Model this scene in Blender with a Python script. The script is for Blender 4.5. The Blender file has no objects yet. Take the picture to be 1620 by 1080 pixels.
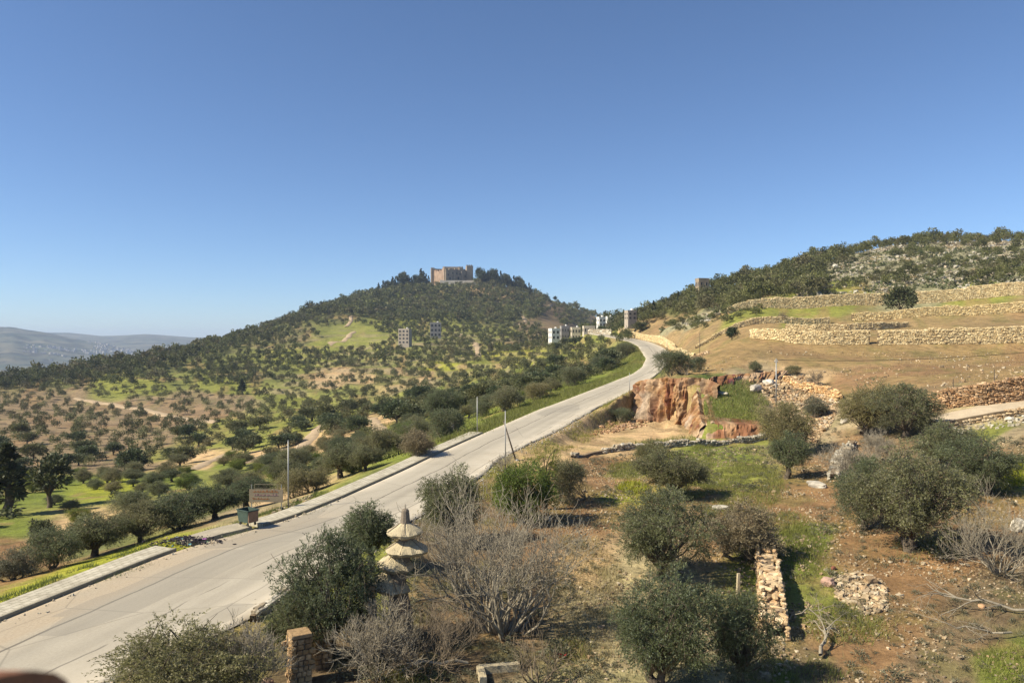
import bpy, math, random
import numpy as np
from mathutils import Vector, Matrix

rng = np.random.default_rng(7)
HAZE, SKY_DUST, SKY_OZONE, SKY_STRENGTH, SUN_STRENGTH, EXPOSURE = 1.0e-4, .8, 5.8, .087, 5.0, .75
random.seed(7)
F, CU, HZ = 1200.0, 810.0, 540.0          # focal length and principal point of the photograph, in its pixels
SUN_AZ = np.array([-0.955, -0.29]); SUN_AZ = SUN_AZ / np.linalg.norm(SUN_AZ)
SUN_EL = math.radians(41)

scene = bpy.context.scene
col = scene.collection

# ------------------------------------------------------------------ helpers
def mesh_from(name, V, faces, mat=None, cols=None, smooth=False, uv=None):
    """V (n,3); faces: one array (m,k) or a list of such arrays; cols (n,3) per-vertex colour"""
    if isinstance(faces, np.ndarray): faces = [faces]
    elif np.isscalar(faces[0][0]) or isinstance(faces[0][0], (int, np.integer)):      # a plain list of index lists
        by = {}
        for f in faces: by.setdefault(len(f), []).append(f)
        faces = [np.array(v) for v in by.values()]
    faces = [np.asarray(f, dtype=np.int64) for f in faces if len(f)]
    V = np.asarray(V, dtype=np.float32)
    me = bpy.data.meshes.new(name)
    me.vertices.add(len(V)); me.vertices.foreach_set('co', V.ravel())
    loops = np.concatenate([f.ravel() for f in faces])
    sizes = np.concatenate([np.full(len(f), f.shape[1]) for f in faces])
    starts = np.concatenate([[0], np.cumsum(sizes)[:-1]])
    me.loops.add(len(loops)); me.loops.foreach_set('vertex_index', loops.astype(np.int32))
    me.polygons.add(len(sizes))
    me.polygons.foreach_set('loop_start', starts.astype(np.int32))
    me.polygons.foreach_set('loop_total', sizes.astype(np.int32))
    me.polygons.foreach_set('use_smooth', np.full(len(sizes), bool(smooth)))
    if cols is not None:
        a = me.attributes.new('tint', 'FLOAT_COLOR', 'POINT')
        c4 = np.ones((len(V), 4), dtype=np.float32); c4[:, :3] = cols
        a.data.foreach_set('color', c4.ravel())
    if uv is not None:
        l = me.uv_layers.new(name='UVMap')
        l.data.foreach_set('uv', np.asarray(uv, dtype=np.float32)[loops].ravel())
    me.update(calc_edges=True)
    me.validate()
    if mat: me.materials.append(mat)
    return me

def link(name, me, parent=None, loc=None):
    o = bpy.data.objects.new(name, me); col.objects.link(o)
    if parent is not None: o.parent = parent
    if loc is not None: o.location = loc
    return o

def tag(o, label=None, cat=None, group=None, kind=None):
    if label: o['label'] = label
    if cat: o['category'] = cat
    if group: o['group'] = group
    if kind: o['kind'] = kind
    elif cat: o['kind'] = 'thing'
    return o

def thing(name, label, cat, loc=(0, 0, 0), rz=0.0, group=None, scale=1.0):
    o = bpy.data.objects.new(name, None); col.objects.link(o)
    o.location = loc; o.rotation_euler = (0, 0, rz); o.empty_display_size = .3
    o.scale = (scale,) * 3 if np.isscalar(scale) else scale
    return tag(o, label, cat, group)

# ---- value noise
def _hash(ix, iy, seed):
    h = (ix.astype(np.int64) * 374761393 + iy.astype(np.int64) * 668265263 + seed * 974634777) & 0xFFFFFFFF
    h = ((h ^ (h >> 13)) * 1274126177) & 0xFFFFFFFF
    h = h ^ (h >> 16)
    return (h & 0xFFFF) / 65535.0
def vnoise(x, y, seed=0):
    x = np.asarray(x, float); y = np.asarray(y, float)
    ix, iy = np.floor(x), np.floor(y); fx, fy = x - ix, y - iy
    fx = fx * fx * (3 - 2 * fx); fy = fy * fy * (3 - 2 * fy)
    a, b = _hash(ix, iy, seed), _hash(ix + 1, iy, seed)
    c, d = _hash(ix, iy + 1, seed), _hash(ix + 1, iy + 1, seed)
    return (a * (1 - fx) + b * fx) * (1 - fy) + (c * (1 - fx) + d * fx) * fy
def fbm(x, y, oct=4, seed=0):
    s, a, t = 0, 1.0, 0
    for k in range(oct):
        s = s + a * vnoise(np.asarray(x) * 2 ** k, np.asarray(y) * 2 ** k, seed + k * 17); t += a; a *= .5
    return s / t * 2 - 1

# ------------------------------------------------------------------ terrain (height over bearing u and distance d along the view axis)
def road_z(d):
    return np.interp(d, [0, 40, 60, 90, 120, 170, 190, 250, 300, 400, 520], [-12.75, -12.6, -12.4, -11.3, -10, -7.0, -5.6, -2.2, 0, 3.6, 6])
def solve_road(u, v):
    ds = np.linspace(12, 420, 8000); f = HZ - F * road_z(ds) / ds - v
    k = np.where(f <= 0)[0]
    return ds[k[0]] if len(k) else 420.0
def pt(u, d, z): return np.array([(u - CU) / F * d, d, z])

L_px = [(-330, 1118), (-160, 1048), (0, 981.7), (143, 923), (283, 867), (413, 843 - 28), (457, 823 - 12), (540, 788 - 8), (580, 770), (640, 743), (693, 717), (753, 690), (853, 647), (960, 607), (1000, 591.5), (1016, 580), (1022, 567)]
# the kerb runs straight past the layby; the middle points are eased onto that line
L_px = [(-330, 1118), (-160, 1048), (0, 982), (143, 924), (283, 868), (413, 834), (457, 822), (540, 788), (580, 770), (640, 743), (693, 717), (753, 690), (853, 647), (960, 607), (1000, 591.5), (1016, 580), (1022, 567)]
R_px = [(-60, 1178), (170, 1078), (300, 1020), (415, 966), (520, 903), (667, 812), (750, 762), (793, 722), (877, 683), (953, 640), (1000, 620), (1037, 594), (1055, 576), (1064, 560)]
def px_road(P):
    out = []
    for u, v in P:
        d = solve_road(u, v); out.append(pt(u, d, road_z(d)))
    return out
Lw = px_road(L_px) + [np.array([43.5, 262, road_z(262)]), np.array([46, 300, road_z(300)]), np.array([46, 350, road_z(350)]), np.array([42, 420, road_z(420)])]
Rw = px_road(R_px) + [np.array([51.5, 262, road_z(262)]), np.array([54, 300, road_z(300)]), np.array([54, 350, road_z(350)]), np.array([50, 420, road_z(420)])]
Lw = np.array(Lw); Rw = np.array(Rw)
def smooth_line(P, n=400):
    P = np.asarray(P); t = np.concatenate([[0], np.cumsum(np.linalg.norm(np.diff(P[:, :2], axis=0), axis=1))])
    s = np.linspace(0, t[-1], n)
    Q = np.stack([np.interp(s, t, P[:, k]) for k in range(3)], 1)
    for _ in range(6):
        Q[1:-1] = .25 * Q[:-2] + .5 * Q[1:-1] + .25 * Q[2:]
    return Q
Ls, Rs = smooth_line(Lw), smooth_line(Rw)
# matched left/right pairs by depth
dr = np.concatenate([np.linspace(20, 150, 200), np.linspace(151, 418, 140)])
RL = np.stack([np.interp(dr, Ls[:, 1], Ls[:, 0]), dr, road_z(dr)], 1)
RRm = np.stack([np.interp(dr, Rs[:, 1], Rs[:, 0]), dr, road_z(dr)], 1)

CP = []   # (u, d, z)
def cz(u, v, z): CP.append((u, -F * z / (v - HZ), z))
def cd(u, v, d): CP.append((u, d, -d * (v - HZ) / F))
for u in (-500, -200, 200, 500, 800, 1100, 1400, 1700, 2100):
    CP.append((u, 5, -12.9)); CP.append((u, 14, -12.9))
for u in (600, 1000, 1400): CP.append((u, 28.4, -12.8))
CP.append((1700, 28, -12.5)); CP.append((2100, 30, -12.0)); CP.append((300, 26, -12.8))
for k in range(0, len(dr), 16):
    if dr[k] < 330:
        for P in (RL[k], RRm[k]): CP.append((CU + F * P[0] / P[1], P[1], P[2] - .1))
# near right field
cz(1243, 757, -12.0); cz(1480, 900, -12.4); cz(1620, 850, -11.6); cz(1620, 700, -8.6); cz(1060, 800, -12.5); cz(950, 800, -12.6)
cz(1100, 900, -12.7); cz(1300, 900, -12.6); cz(1350, 760, -11.3); cz(1410, 692, -10.3); cz(1540, 655, -7.8); cz(1480, 660, -8.3); cz(1540, 740, -10.2); cz(900, 740, -12.4)
cz(850, 800, -12.7); cz(1160, 708, -12.3); cz(1000, 712, -12.3); cz(1250, 712, -11.9); cz(760, 860, -12.7); cz(2000, 740, -9.5); cz(2000, 640, -5.5); cz(1180, 690, -12.0)
cd(1620, 640, 83); cd(1470, 640, 88); cd(1620, 612, 88); cd(1480, 615, 92)
cd(1560, 602, 100); cd(1400, 572, 135); cd(1620, 572, 128); cd(1250, 583, 132); cd(1150, 592, 124); cd(1060, 596, 120); cd(1015, 602, 121)
cd(1340, 636, 103); cd(1290, 668, 97); cd(1240, 648, 108); cd(1300, 625, 112); cd(1330, 612, 110)
cd(1150, 667, 98.5); cd(1150, 610, 115); cd(1110, 640, 108); cd(1190, 640, 107)
cd(1100, 566, 158); cd(1180, 556, 150)
# terraces
for u, v, d in ((1190, 541, 168), (1260, 550, 160), (1375, 553, 156), (1500, 555, 153), (1620, 555, 150), (1900, 556, 145),
                (1190, 527, 174), (1260, 535, 166), (1375, 533, 163), (1500, 531, 160), (1620, 528, 157), (1900, 520, 152),
                (1240, 529, 186), (1330, 531, 182), (1430, 521, 186), (1240, 518, 192), (1340, 519, 188), (1440, 513, 192),
                (1345, 513, 199), (1480, 507, 196), (1620, 503, 192), (1345, 501, 206), (1480, 492, 203), (1620, 485, 198),
                (1180, 519, 199), (1310, 518, 199), (1180, 508, 206), (1310, 508, 206), (1900, 490, 188), (1900, 440, 220),
                (1150, 500, 226), (1260, 498, 226), (1400, 493, 224), (1500, 489, 222), (1620, 478, 216),
                (1180, 485, 234), (1260, 479, 234), (1400, 475, 232), (1500, 467, 229), (1620, 458, 224),
                (1400, 430, 300), (1620, 415, 285), (1520, 415, 310), (1300, 440, 305), (1200, 470, 285), (1100, 500, 285), (1050, 515, 290),
                (1620, 383, 400), (1500, 386, 415), (1400, 393, 412), (1300, 414, 400), (1200, 441, 388), (1100, 468, 375), (1030, 497, 372), (990, 513, 370), (1900, 382, 400), (2200, 395, 400),
                (1099, 563, 183), (1077, 556.5, 209), (1057, 550.5, 246), (1027, 539.5, 308), (1000, 528, 350), (1125, 550, 186), (1120, 536, 205), (1060, 537, 230), (1030, 526, 285), (1080, 520, 240)):
    cd(u, v, d)
for u, dd in ((1620, 560), (1400, 560), (1200, 540), (1050, 520), (2200, 560)): CP.append((u, dd, {1620: 42, 1400: 38, 1200: 22, 1050: 8, 2200: 38}[u]))
for u, zz in ((1000, -30), (1300, 0), (1620, 10), (2200, 10)): CP.append((u, 1000, zz))
for u, zz in ((1000, -60), (1300, -60), (1620, -60), (2200, -60)): CP.append((u, 1700, zz))
# left of the road, down into the valley
cd(0, 890, 60); cd(100, 885, 62); cd(200, 850, 66); cd(330, 815, 73); cd(440, 790, 80); cd(-250, 960, 52); cd(-250, 800, 100); cd(-150, 900, 62)
cd(60, 805, 100); cd(200, 772, 125); cd(300, 785, 98); cd(480, 752, 112); cd(480, 715, 155); cd(600, 690, 160); cd(640, 705, 120); cd(700, 650, 180); cd(720, 672, 130)
cd(0, 705, 230); cd(270, 722, 205); cd(130, 642, 400); cd(0, 650, 350); cd(300, 645, 380); cd(400, 692, 225); cd(450, 655, 300); cd(550, 655, 250); cd(640, 655, 210)
cd(800, 622, 210); cd(900, 602, 210); cd(960, 566, 270); cd(860, 600, 260); cd(-300, 700, 230); cd(-300, 640, 400); cd(920, 560, 330); cd(940, 540, 400)
cd(0, 608, 590); cd(150, 586, 620); cd(300, 557, 690); cd(320, 578, 540); cd(400, 527, 760); cd(480, 499, 850); cd(590, 469, 980); cd(640, 455, 1030); cd(715, 448, 1046)
cd(790, 450, 1040); cd(850, 476, 1010); cd(900, 492, 1000); cd(945, 502, 1080); cd(-300, 640, 560); cd(-300, 650, 640)
cd(500, 562, 590); cd(640, 546, 598); cd(688, 534, 640); cd(600, 600, 440); cd(750, 568, 480); cd(750, 520, 740); cd(850, 545, 580); cd(893, 546, 490); cd(850, 505, 830)
cd(600, 505, 790); cd(700, 478, 940); cd(560, 580, 500); cd(930, 520, 560); cd(985, 507, 500); cd(910, 520, 800); cd(400, 580, 540); cd(660, 456, 1024); cd(770, 454, 1030)
for u, zz in ((-300, -110), (0, -80), (200, -75), (400, -40), (600, 0), (715, 10), (850, 0), (950, 10)): CP.append((u, 1330, zz))
for u, zz in ((-500, -140), (-300, -120), (0, -110), (200, -105)): CP.append((u, 900, zz))
for u in (-500, -200, 100, 400, 700, 950): CP.append((u, 1750, -130))
CP.append((-600, 60, -19)); CP.append((-600, 150, -27)); CP.append((-600, 400, -40))
CP = np.array(CP, float)

def tps_fit(X, z, lam):
    n = len(X); D = np.linalg.norm(X[:, None] - X[None], axis=2)
    K = np.where(D > 0, D * D * np.log(D + 1e-12), 0) + lam * np.eye(n)
    P = np.hstack([np.ones((n, 1)), X])
    A = np.block([[K, P], [P.T, np.zeros((3, 3))]])
    return np.linalg.solve(A, np.concatenate([z, np.zeros(3)]))
def dom(u, d): return np.stack([np.asarray(u) / 260.0, np.log(np.asarray(d)) / 0.30], -1)
# drop near-duplicate control points
X = dom(CP[:, 0], CP[:, 1]); keep = []
for i in range(len(X)):
    if all(np.linalg.norm(X[i] - X[j]) > .03 for j in keep): keep.append(i)
CP = CP[keep]; X = X[keep]
W = tps_fit(X, CP[:, 2], 0.02)
UG = np.arange(-620, 2241, 5.0)
LG = np.concatenate([np.arange(math.log(4.5), math.log(20), .03), np.arange(math.log(20), math.log(1750), .0062)])
DG = np.exp(LG)
Zg = np.zeros((len(UG), len(LG)))
for i, u in enumerate(UG):
    Q = dom(np.full(len(DG), u), DG)
    D = np.linalg.norm(Q[:, None] - X[None], axis=2)
    Zg[i] = (D * D * np.log(D + 1e-12)) @ W[:len(X)] + W[len(X)] + Q @ W[len(X) + 1:]
UU, DD = np.meshgrid(UG, DG, indexing='ij')
XX = (UU - CU) / F * DD; YY = DD
# natural roughness, terraced farmland on the far slopes
amp = np.clip(DD / 260.0, .25, 2.2)
Zg += amp * .55 * fbm(XX / 14, YY / 14, 4, 3) * np.clip((DD - 60) / 120, .15, 1) + .12 * fbm(XX / 2.2, YY / 2.2, 3, 9)
ter = np.clip((DD - 280) / 80, 0, 1) * np.clip((760 - DD) / 120, 0, 1) * np.clip((1000 - UU) / 60, 0, 1) * np.clip((UU - 330) / 100, 0, 1)
Zt = Zg + 2.2 * fbm(XX / 70, YY / 70, 2, 31); st = 3.4; ph = Zt / st - np.floor(Zt / st)
Zg += ter * st * .9 * (np.clip((ph - .66) / .24, 0, 1) - ph) * .95
RISER = ter * np.clip((ph - .60) / .08, 0, 1) * np.clip((.97 - ph) / .06, 0, 1)

# quarry floor cut
def px_z(u, v, z): return pt(u, -F * z / (v - HZ), z)
PITZ = -12.35
pit_px = [(872, 706), (930, 676), (985, 664), (1012, 658), (1036, 663), (1062, 669), (1101, 672), (1110, 693), (1196, 694), (1190, 703), (1100, 712), (1000, 722), (920, 724)]
pit = np.array([px_z(u, v, PITZ)[:2] for u, v in pit_px])
def in_poly(px, py, poly):
    r = np.zeros(np.shape(px), bool); n = len(poly)
    for i in range(n):
        x0, y0 = poly[i]; x1, y1 = poly[(i + 1) % n]
        c = ((y0 > py) != (y1 > py)) & (px < (x1 - x0) * (py - y0) / (y1 - y0 + 1e-12) + x0)
        r ^= c
    return r
def poly_dist(px, py, poly, closed=True):
    best = np.full(np.shape(px), 1e9); n = len(poly)
    for i in range(n if closed else n - 1):
        a, b = np.array(poly[i])[:2], np.array(poly[(i + 1) % n])[:2]; ab = b - a
        t = np.clip(((px - a[0]) * ab[0] + (py - a[1]) * ab[1]) / (ab @ ab + 1e-12), 0, 1)
        best = np.minimum(best, np.hypot(px - a[0] - t * ab[0], py - a[1] - t * ab[1]))
    return best
m = (DD > 70) & (DD < 150) & (UU > 820) & (UU < 1260)
px_, py_ = XX[m], YY[m]; ins = in_poly(px_, py_, pit); di = poly_dist(px_, py_, pit)
tgt = PITZ + .25 * fbm(px_ / 3, py_ / 3, 3, 5) + .3 * np.clip(fbm(px_ / 1.1, py_ / 1.1, 3, 6), 0, 1) * (di < 3.5)
w = np.where(ins, 1.0, np.clip(1 - di / .7, 0, 1))
Zg[m] = Zg[m] * (1 - w) + tgt * w
# torn ground round the quarry
qr = np.clip(1 - np.hypot((XX - 27) / 22, (YY - 116) / 17), 0, 1) * (UU > 985)
Zg += np.clip(qr * 2, 0, 1) * (.55 * fbm(XX / 1.8, YY / 1.8, 4, 91) + .3 * fbm(XX / .7, YY / .7, 2, 92)) * (1 - .75 * ((UU > 1105) & (UU < 1200) & (DD > 98) & (DD < 115)))
# road bed
m = (DD > 15) & (DD < 430) & (UU > -620) & (UU < 1150)
xm, ym = XX[m], YY[m]
xl = np.interp(ym, dr, RL[:, 0]); xr = np.interp(ym, dr, RRm[:, 0])
slope = np.gradient(.5 * (RL[:, 0] + RRm[:, 0]), dr); ca = 1 / np.sqrt(1 + np.interp(ym, dr, slope) ** 2)
outL = (xl - xm) * ca; outR = (xm - xr) * ca
sw_w = np.where(ym < 95, 2.6, .6)
dist = np.maximum(np.maximum(outL - sw_w, outR - .4), 0)
w = np.clip(1 - dist / np.where(ym > 140, 5, 2.2), 0, 1); w = w * w * (3 - 2 * w)
Zg[m] = Zg[m] * (1 - w) + (road_z(ym) - .16) * w

def zq(x, y):
    """terrain height at world x, y"""
    x = np.asarray(x, float); y = np.maximum(np.asarray(y, float), 4.6)
    u = CU + F * x / y
    fi = np.clip((u - UG[0]) / 5.0, 0, len(UG) - 1.001); i = fi.astype(int); fi = fi - i
    l = np.log(y); j = np.clip(np.searchsorted(LG, l) - 1, 0, len(LG) - 2); fj = np.clip((l - LG[j]) / (LG[j + 1] - LG[j]), 0, 1)
    return (Zg[i, j] * (1 - fi) + Zg[i + 1, j] * fi) * (1 - fj) + (Zg[i, j + 1] * (1 - fi) + Zg[i + 1, j + 1] * fi) * fj
VG = HZ - F * Zg / DD                       # photo row of each ground point
VMIN = np.minimum.accumulate(VG, axis=1)
VIS = VG <= VMIN + 1.2
def at(u, v, dmin=6):
    """first ground point met by the sight line through photo pixel (u, v)"""
    i = int(np.clip(round((u - UG[0]) / 5.0), 0, len(UG) - 1))
    f = (u - UG[0]) / 5.0; i = int(np.clip(math.floor(f), 0, len(UG) - 2)); f = np.clip(f - i, 0, 1)
    r = VG[i] * (1 - f) + VG[i + 1] * f
    k = np.where((r <= v) & (DG > dmin))[0]
    if not len(k): return None
    k = k[0]
    d = DG[k] if k == 0 or r[k - 1] <= v else DG[k - 1] + (DG[k] - DG[k - 1]) * (r[k - 1] - v) / (r[k - 1] - r[k] + 1e-9)
    x = (u - CU) / F * d
    return np.array([x, d, float(zq(x, d))])
# ------------------------------------------------------------------ materials
def new_mat(name):
    m = bpy.data.materials.new(name); m.use_nodes = True
    nt = m.node_tree; nt.nodes.clear()
    out = nt.nodes.new('ShaderNodeOutputMaterial')
    return m, nt, out
class N:
    def __init__(s, nt): s.nt = nt
    def n(s, t, ins=None, **kw):
        nd = s.nt.nodes.new(t)
        for k, v in kw.items(): setattr(nd, k, v)
        for k, v in (ins or {}).items():
            if isinstance(v, bpy.types.NodeSocket): s.nt.links.new(v, nd.inputs[k])
            else: nd.inputs[k].default_value = v
        return nd
    def noise(s, vec, scale, detail=4, rough=.55): return s.n('ShaderNodeTexNoise', {'Vector': vec, 'Scale': scale, 'Detail': detail, 'Roughness': rough}).outputs['Fac']
    def ramp(s, fac, stops):
        r = s.n('ShaderNodeValToRGB', {'Fac': fac}); e = r.color_ramp.elements
        while len(e) < len(stops): e.new(.5)
        for k, (p, c) in enumerate(stops): e[k].position = p; e[k].color = (*c, 1) if len(c) == 3 else c
        return r.outputs['Color']
    def mix(s, fac, a, b, mode='MIX'):
        nd = s.n('ShaderNodeMix', data_type='RGBA', blend_type=mode)
        for k, v in ((0, fac), (6, a), (7, b)):
            if isinstance(v, bpy.types.NodeSocket): s.nt.links.new(v, nd.inputs[k])
            else: nd.inputs[k].default_value = v if k == 0 else (*v, 1)
        return nd.outputs[2]
    def math(s, op, a, b=0.0):
        nd = s.n('ShaderNodeMath', operation=op)
        for k, v in ((0, a), (1, b)):
            if isinstance(v, bpy.types.NodeSocket): s.nt.links.new(v, nd.inputs[k])
            else: nd.inputs[k].default_value = v
        return nd.outputs[0]
    def pos(s): return s.n('ShaderNodeNewGeometry').outputs['Position']
    def obj(s): return s.n('ShaderNodeTexCoord').outputs['Object']
    def attr(s, name='tint'): return s.n('ShaderNodeAttribute', attribute_name=name).outputs['Color']
    def bump(s, h, strength=.4, dist=.1): return s.n('ShaderNodeBump', {'Height': h, 'Strength': strength, 'Distance': dist}).outputs['Normal']
    def bsdf(s, out, color, rough=.9, normal=None, spec=.2, metal=0.0):
        b = s.n('ShaderNodeBsdfPrincipled', {'Base Color': color if isinstance(color, bpy.types.NodeSocket) else (*color, 1), 'Metallic': metal, 'Specular IOR Level': spec})
        if isinstance(rough, bpy.types.NodeSocket): s.nt.links.new(rough, b.inputs['Roughness'])
        else: b.inputs['Roughness'].default_value = rough
        if normal is not None: s.nt.links.new(normal, b.inputs['Normal'])
        s.nt.links.new(b.outputs[0], out.inputs['Surface']); return b

def plain(name, c, rough=.85, var=.25, scale=3.0, bump=.25, spec=.2, metal=0.0, use_tint=False):
    m, nt, out = new_mat(name); g = N(nt); v = g.obj()
    n1 = g.noise(v, scale, 6); n2 = g.noise(v, scale * 7, 4)
    base = g.ramp(n1, [(.25, [x * (1 - var) for x in c]), (.75, [x * (1 + var) for x in c])])
    base = g.mix(.35, base, g.ramp(n2, [(.3, [x * (1 - var) for x in c]), (.7, [x * (1 + var) for x in c])]))
    if use_tint: base = g.mix(1.0, base, g.attr(), 'MULTIPLY')
    g.bsdf(out, base, rough, g.bump(n2, bump, .05), spec, metal)
    return m

def ground_mat():
    m, nt, out = new_mat('soil_and_grass'); g = N(nt); p = g.pos(); c = g.attr()
    n_big = g.noise(p, .09, 5); n_mid = g.noise(p, .7, 6, .65); n_fine = g.noise(p, 5.0, 6, .7)
    k = g.ramp(n_mid, [(.28, (.55, .55, .55)), (.5, (1, 1, 1)), (.74, (1.4, 1.38, 1.3))])
    base = g.mix(1.0, c, k, 'MULTIPLY')
    k2 = g.ramp(n_fine, [(.3, (.55, .53, .5)), (.5, (1, 1, 1)), (.72, (1.5, 1.5, 1.45))])
    base = g.mix(.8, base, g.mix(1.0, base, k2, 'MULTIPLY'))
    k3 = g.ramp(n_big, [(.3, (.8, .82, .8)), (.7, (1.2, 1.18, 1.12))])
    base = g.mix(1.0, base, k3, 'MULTIPLY')
    # small pale stones lying in the soil
    vo = g.n('ShaderNodeTexVoronoi', {'Vector': p, 'Scale': 3.2}); st = g.ramp(vo.outputs['Distance'], [(.10, (1, 1, 1)), (.17, (0, 0, 0))])
    pick = g.ramp(g.noise(p, .5, 3), [(.5, (0, 0, 0)), (.62, (.75, .75, .75))])
    base = g.mix(g.mix(1.0, st, pick, 'MULTIPLY'), base, (.34, .27, .18))
    h = g.math('ADD', g.math('MULTIPLY', n_fine, .5), g.math('MULTIPLY', n_mid, 1.2))
    g.bsdf(out, base, .95, g.bump(h, .7, .22), .1)
    return m

def road_mat():
    # UV: x = metres along, y = metres across from the kerb
    m, nt, out = new_mat('worn_asphalt'); g = N(nt)
    uv = g.n('ShaderNodeUVMap', uv_map='UVMap').outputs['UV']
    sep = g.n('ShaderNodeSeparateXYZ', {'Vector': uv})
    warp = g.math('MULTIPLY', g.math('SUBTRACT', g.noise(uv, .12, 4), .5), 1.1)
    across = g.math('ADD', sep.outputs['Y'], warp)
    streak_v = g.n('ShaderNodeCombineXYZ', {'X': g.math('MULTIPLY', sep.outputs['X'], .03), 'Y': g.math('MULTIPLY', sep.outputs['Y'], .55), 'Z': 0.0}).outputs[0]
    s1 = g.noise(streak_v, 2.4, 6, .6); n2 = g.noise(uv, .35, 6, .62); n3 = g.noise(uv, 9.0, 5, .7)
    base = g.ramp(s1, [(.28, (.30, .268, .205)), (.5, (.375, .338, .262)), (.72, (.445, .405, .322))])
    base = g.mix(.45, base, g.ramp(n2, [(.3, (.30, .265, .20)), (.7, (.44, .40, .312))]))
    base = g.mix(.35, base, g.ramp(n3, [(.3, (.25, .225, .175)), (.7, (.46, .42, .345))]))
    # pale dust along both edges
    W_ = g.n('ShaderNodeAttribute', attribute_name='tint').outputs['Color']
    sp = g.n('ShaderNodeSeparateColor', {'Color': W_})
    base = g.mix(g.math('MULTIPLY', sp.outputs['Red'], .9), base, g.ramp(n2, [(.3, (.50, .44, .33)), (.7, (.64, .575, .455))]))
    # tan dirt over the layby
    dirt = g.math('MULTIPLY', g.math('MULTIPLY', sp.outputs['Green'], .8), g.ramp(n2, [(.25, (.45, .45, .45)), (.6, (1, 1, 1))]))
    base = g.mix(dirt, base, g.ramp(n3, [(.3, (.30, .235, .155)), (.7, (.44, .36, .25))]))
    def crack(y0, w, col_, amt, breaks=.42):
        dlt = g.math('ABSOLUTE', g.math('SUBTRACT', across, y0))
        c = g.math('LESS_THAN', dlt, w)
        br = g.ramp(g.noise(uv, .22, 3), [(breaks, (0, 0, 0)), (breaks + .1, (1, 1, 1))])
        return g.mix(g.math('MULTIPLY', g.math('MULTIPLY', c, amt), br), base, col_)
    base = crack(3.05, .07, (.09, .08, .065), .75, .3)
    base = crack(6.4, .05, (.1, .09, .075), .6, .4)
    base = crack(8.6, .035, (.11, .1, .08), .5, .45)
    vo = g.n('ShaderNodeTexVoronoi', {'Vector': g.mix(.06, uv, g.n('ShaderNodeTexNoise', {'Vector': uv, 'Scale': .8}).outputs['Color']), 'Scale': .16}, feature='DISTANCE_TO_EDGE')
    cr = g.ramp(vo.outputs['Distance'], [(.0, (.45, .45, .45)), (.008, (0, 0, 0))])
    base = g.mix(cr, base, (.12, .108, .085))
    # wear: two darker wheel paths each way, old repair patches
    for y0, w_ in ((4.1, .42), (5.7, .42), (7.5, .4), (9.0, .38)):
        tr = g.ramp(g.math('ABSOLUTE', g.math('SUBTRACT', across, y0)), [(w_ * .5, (.30, .30, .30)), (w_ * 1.6, (0, 0, 0))])
        base = g.mix(g.math('MULTIPLY', tr, g.ramp(g.noise(streak_v, 1.3, 4), [(.35, (.2, .2, .2)), (.65, (1, 1, 1))])), base, (.20, .185, .15))
    bv = g.n('ShaderNodeTexVoronoi', {'Vector': g.n('ShaderNodeVectorMath', {0: uv, 1: (.09, .32, 1)}, operation='MULTIPLY').outputs[0], 'Scale': 1.0}, distance='CHEBYCHEV')
    ptc = g.math('GREATER_THAN', g.n('ShaderNodeSeparateColor', {'Color': bv.outputs['Color']}).outputs['Red'], .84)
    base = g.mix(g.math('MULTIPLY', ptc, .38), base, (.21, .195, .16))
    g.bsdf(out, base, .88, g.bump(g.noise(uv, 14, 5), .3, .03), .25)
    return m

def leaf_mat(name, top, under, var=.5, trans=.25, hue_noise=True):
    m, nt, out = new_mat(name); g = N(nt)
    t = g.attr(); sp = g.n('ShaderNodeSeparateColor', {'Color': t})
    oi = g.n('ShaderNodeObjectInfo').outputs['Random']
    back = g.n('ShaderNodeNewGeometry').outputs['Backfacing']
    base = g.mix(back, top, under)
    k = g.ramp(sp.outputs['Red'], [(0, [1 - var] * 3), (1, [1 + var] * 3)])
    base = g.mix(1.0, base, k, 'MULTIPLY')
    base = g.mix(sp.outputs['Green'], base, (.13, .12, .075))
    k2 = g.ramp(oi, [(0, (.66, .76, .70)), (.35, (.92, 1.0, .9)), (.65, (1.1, 1.05, .95)), (1, (1.42, 1.25, 1.0))])
    base = g.mix(1.0, base, k2, 'MULTIPLY')
    d = g.n('ShaderNodeBsdfPrincipled', {'Base Color': base, 'Roughness': .55, 'Specular IOR Level': .25})
    tr = g.n('ShaderNodeBsdfTranslucent', {'Color': base})
    mx = g.n('ShaderNodeMixShader', {0: trans, 1: d.outputs[0], 2: tr.outputs[0]})
    nt.links.new(mx.outputs[0], out.inputs['Surface'])
    return m

def tint_mat(name, rough=.9, bump=.5, bscale=4.0, var=.3, spec=.15):
    """colour comes from the mesh's own per-stone colour, broken up by noise"""
    m, nt, out = new_mat(name); g = N(nt); p = g.obj(); c = g.attr()
    n1 = g.noise(p, bscale, 6, .65); n2 = g.noise(p, bscale * .2, 4)
    base = g.mix(1.0, c, g.ramp(n1, [(.28, [1 - var] * 3), (.72, [1 + var] * 3)]), 'MULTIPLY')
    base = g.mix(1.0, base, g.ramp(n2, [(.3, [1 - var * .6] * 3), (.7, [1 + var * .6] * 3)]), 'MULTIPLY')
    g.bsdf(out, base, rough, g.bump(n1, bump, .08), spec)
    return m

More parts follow.
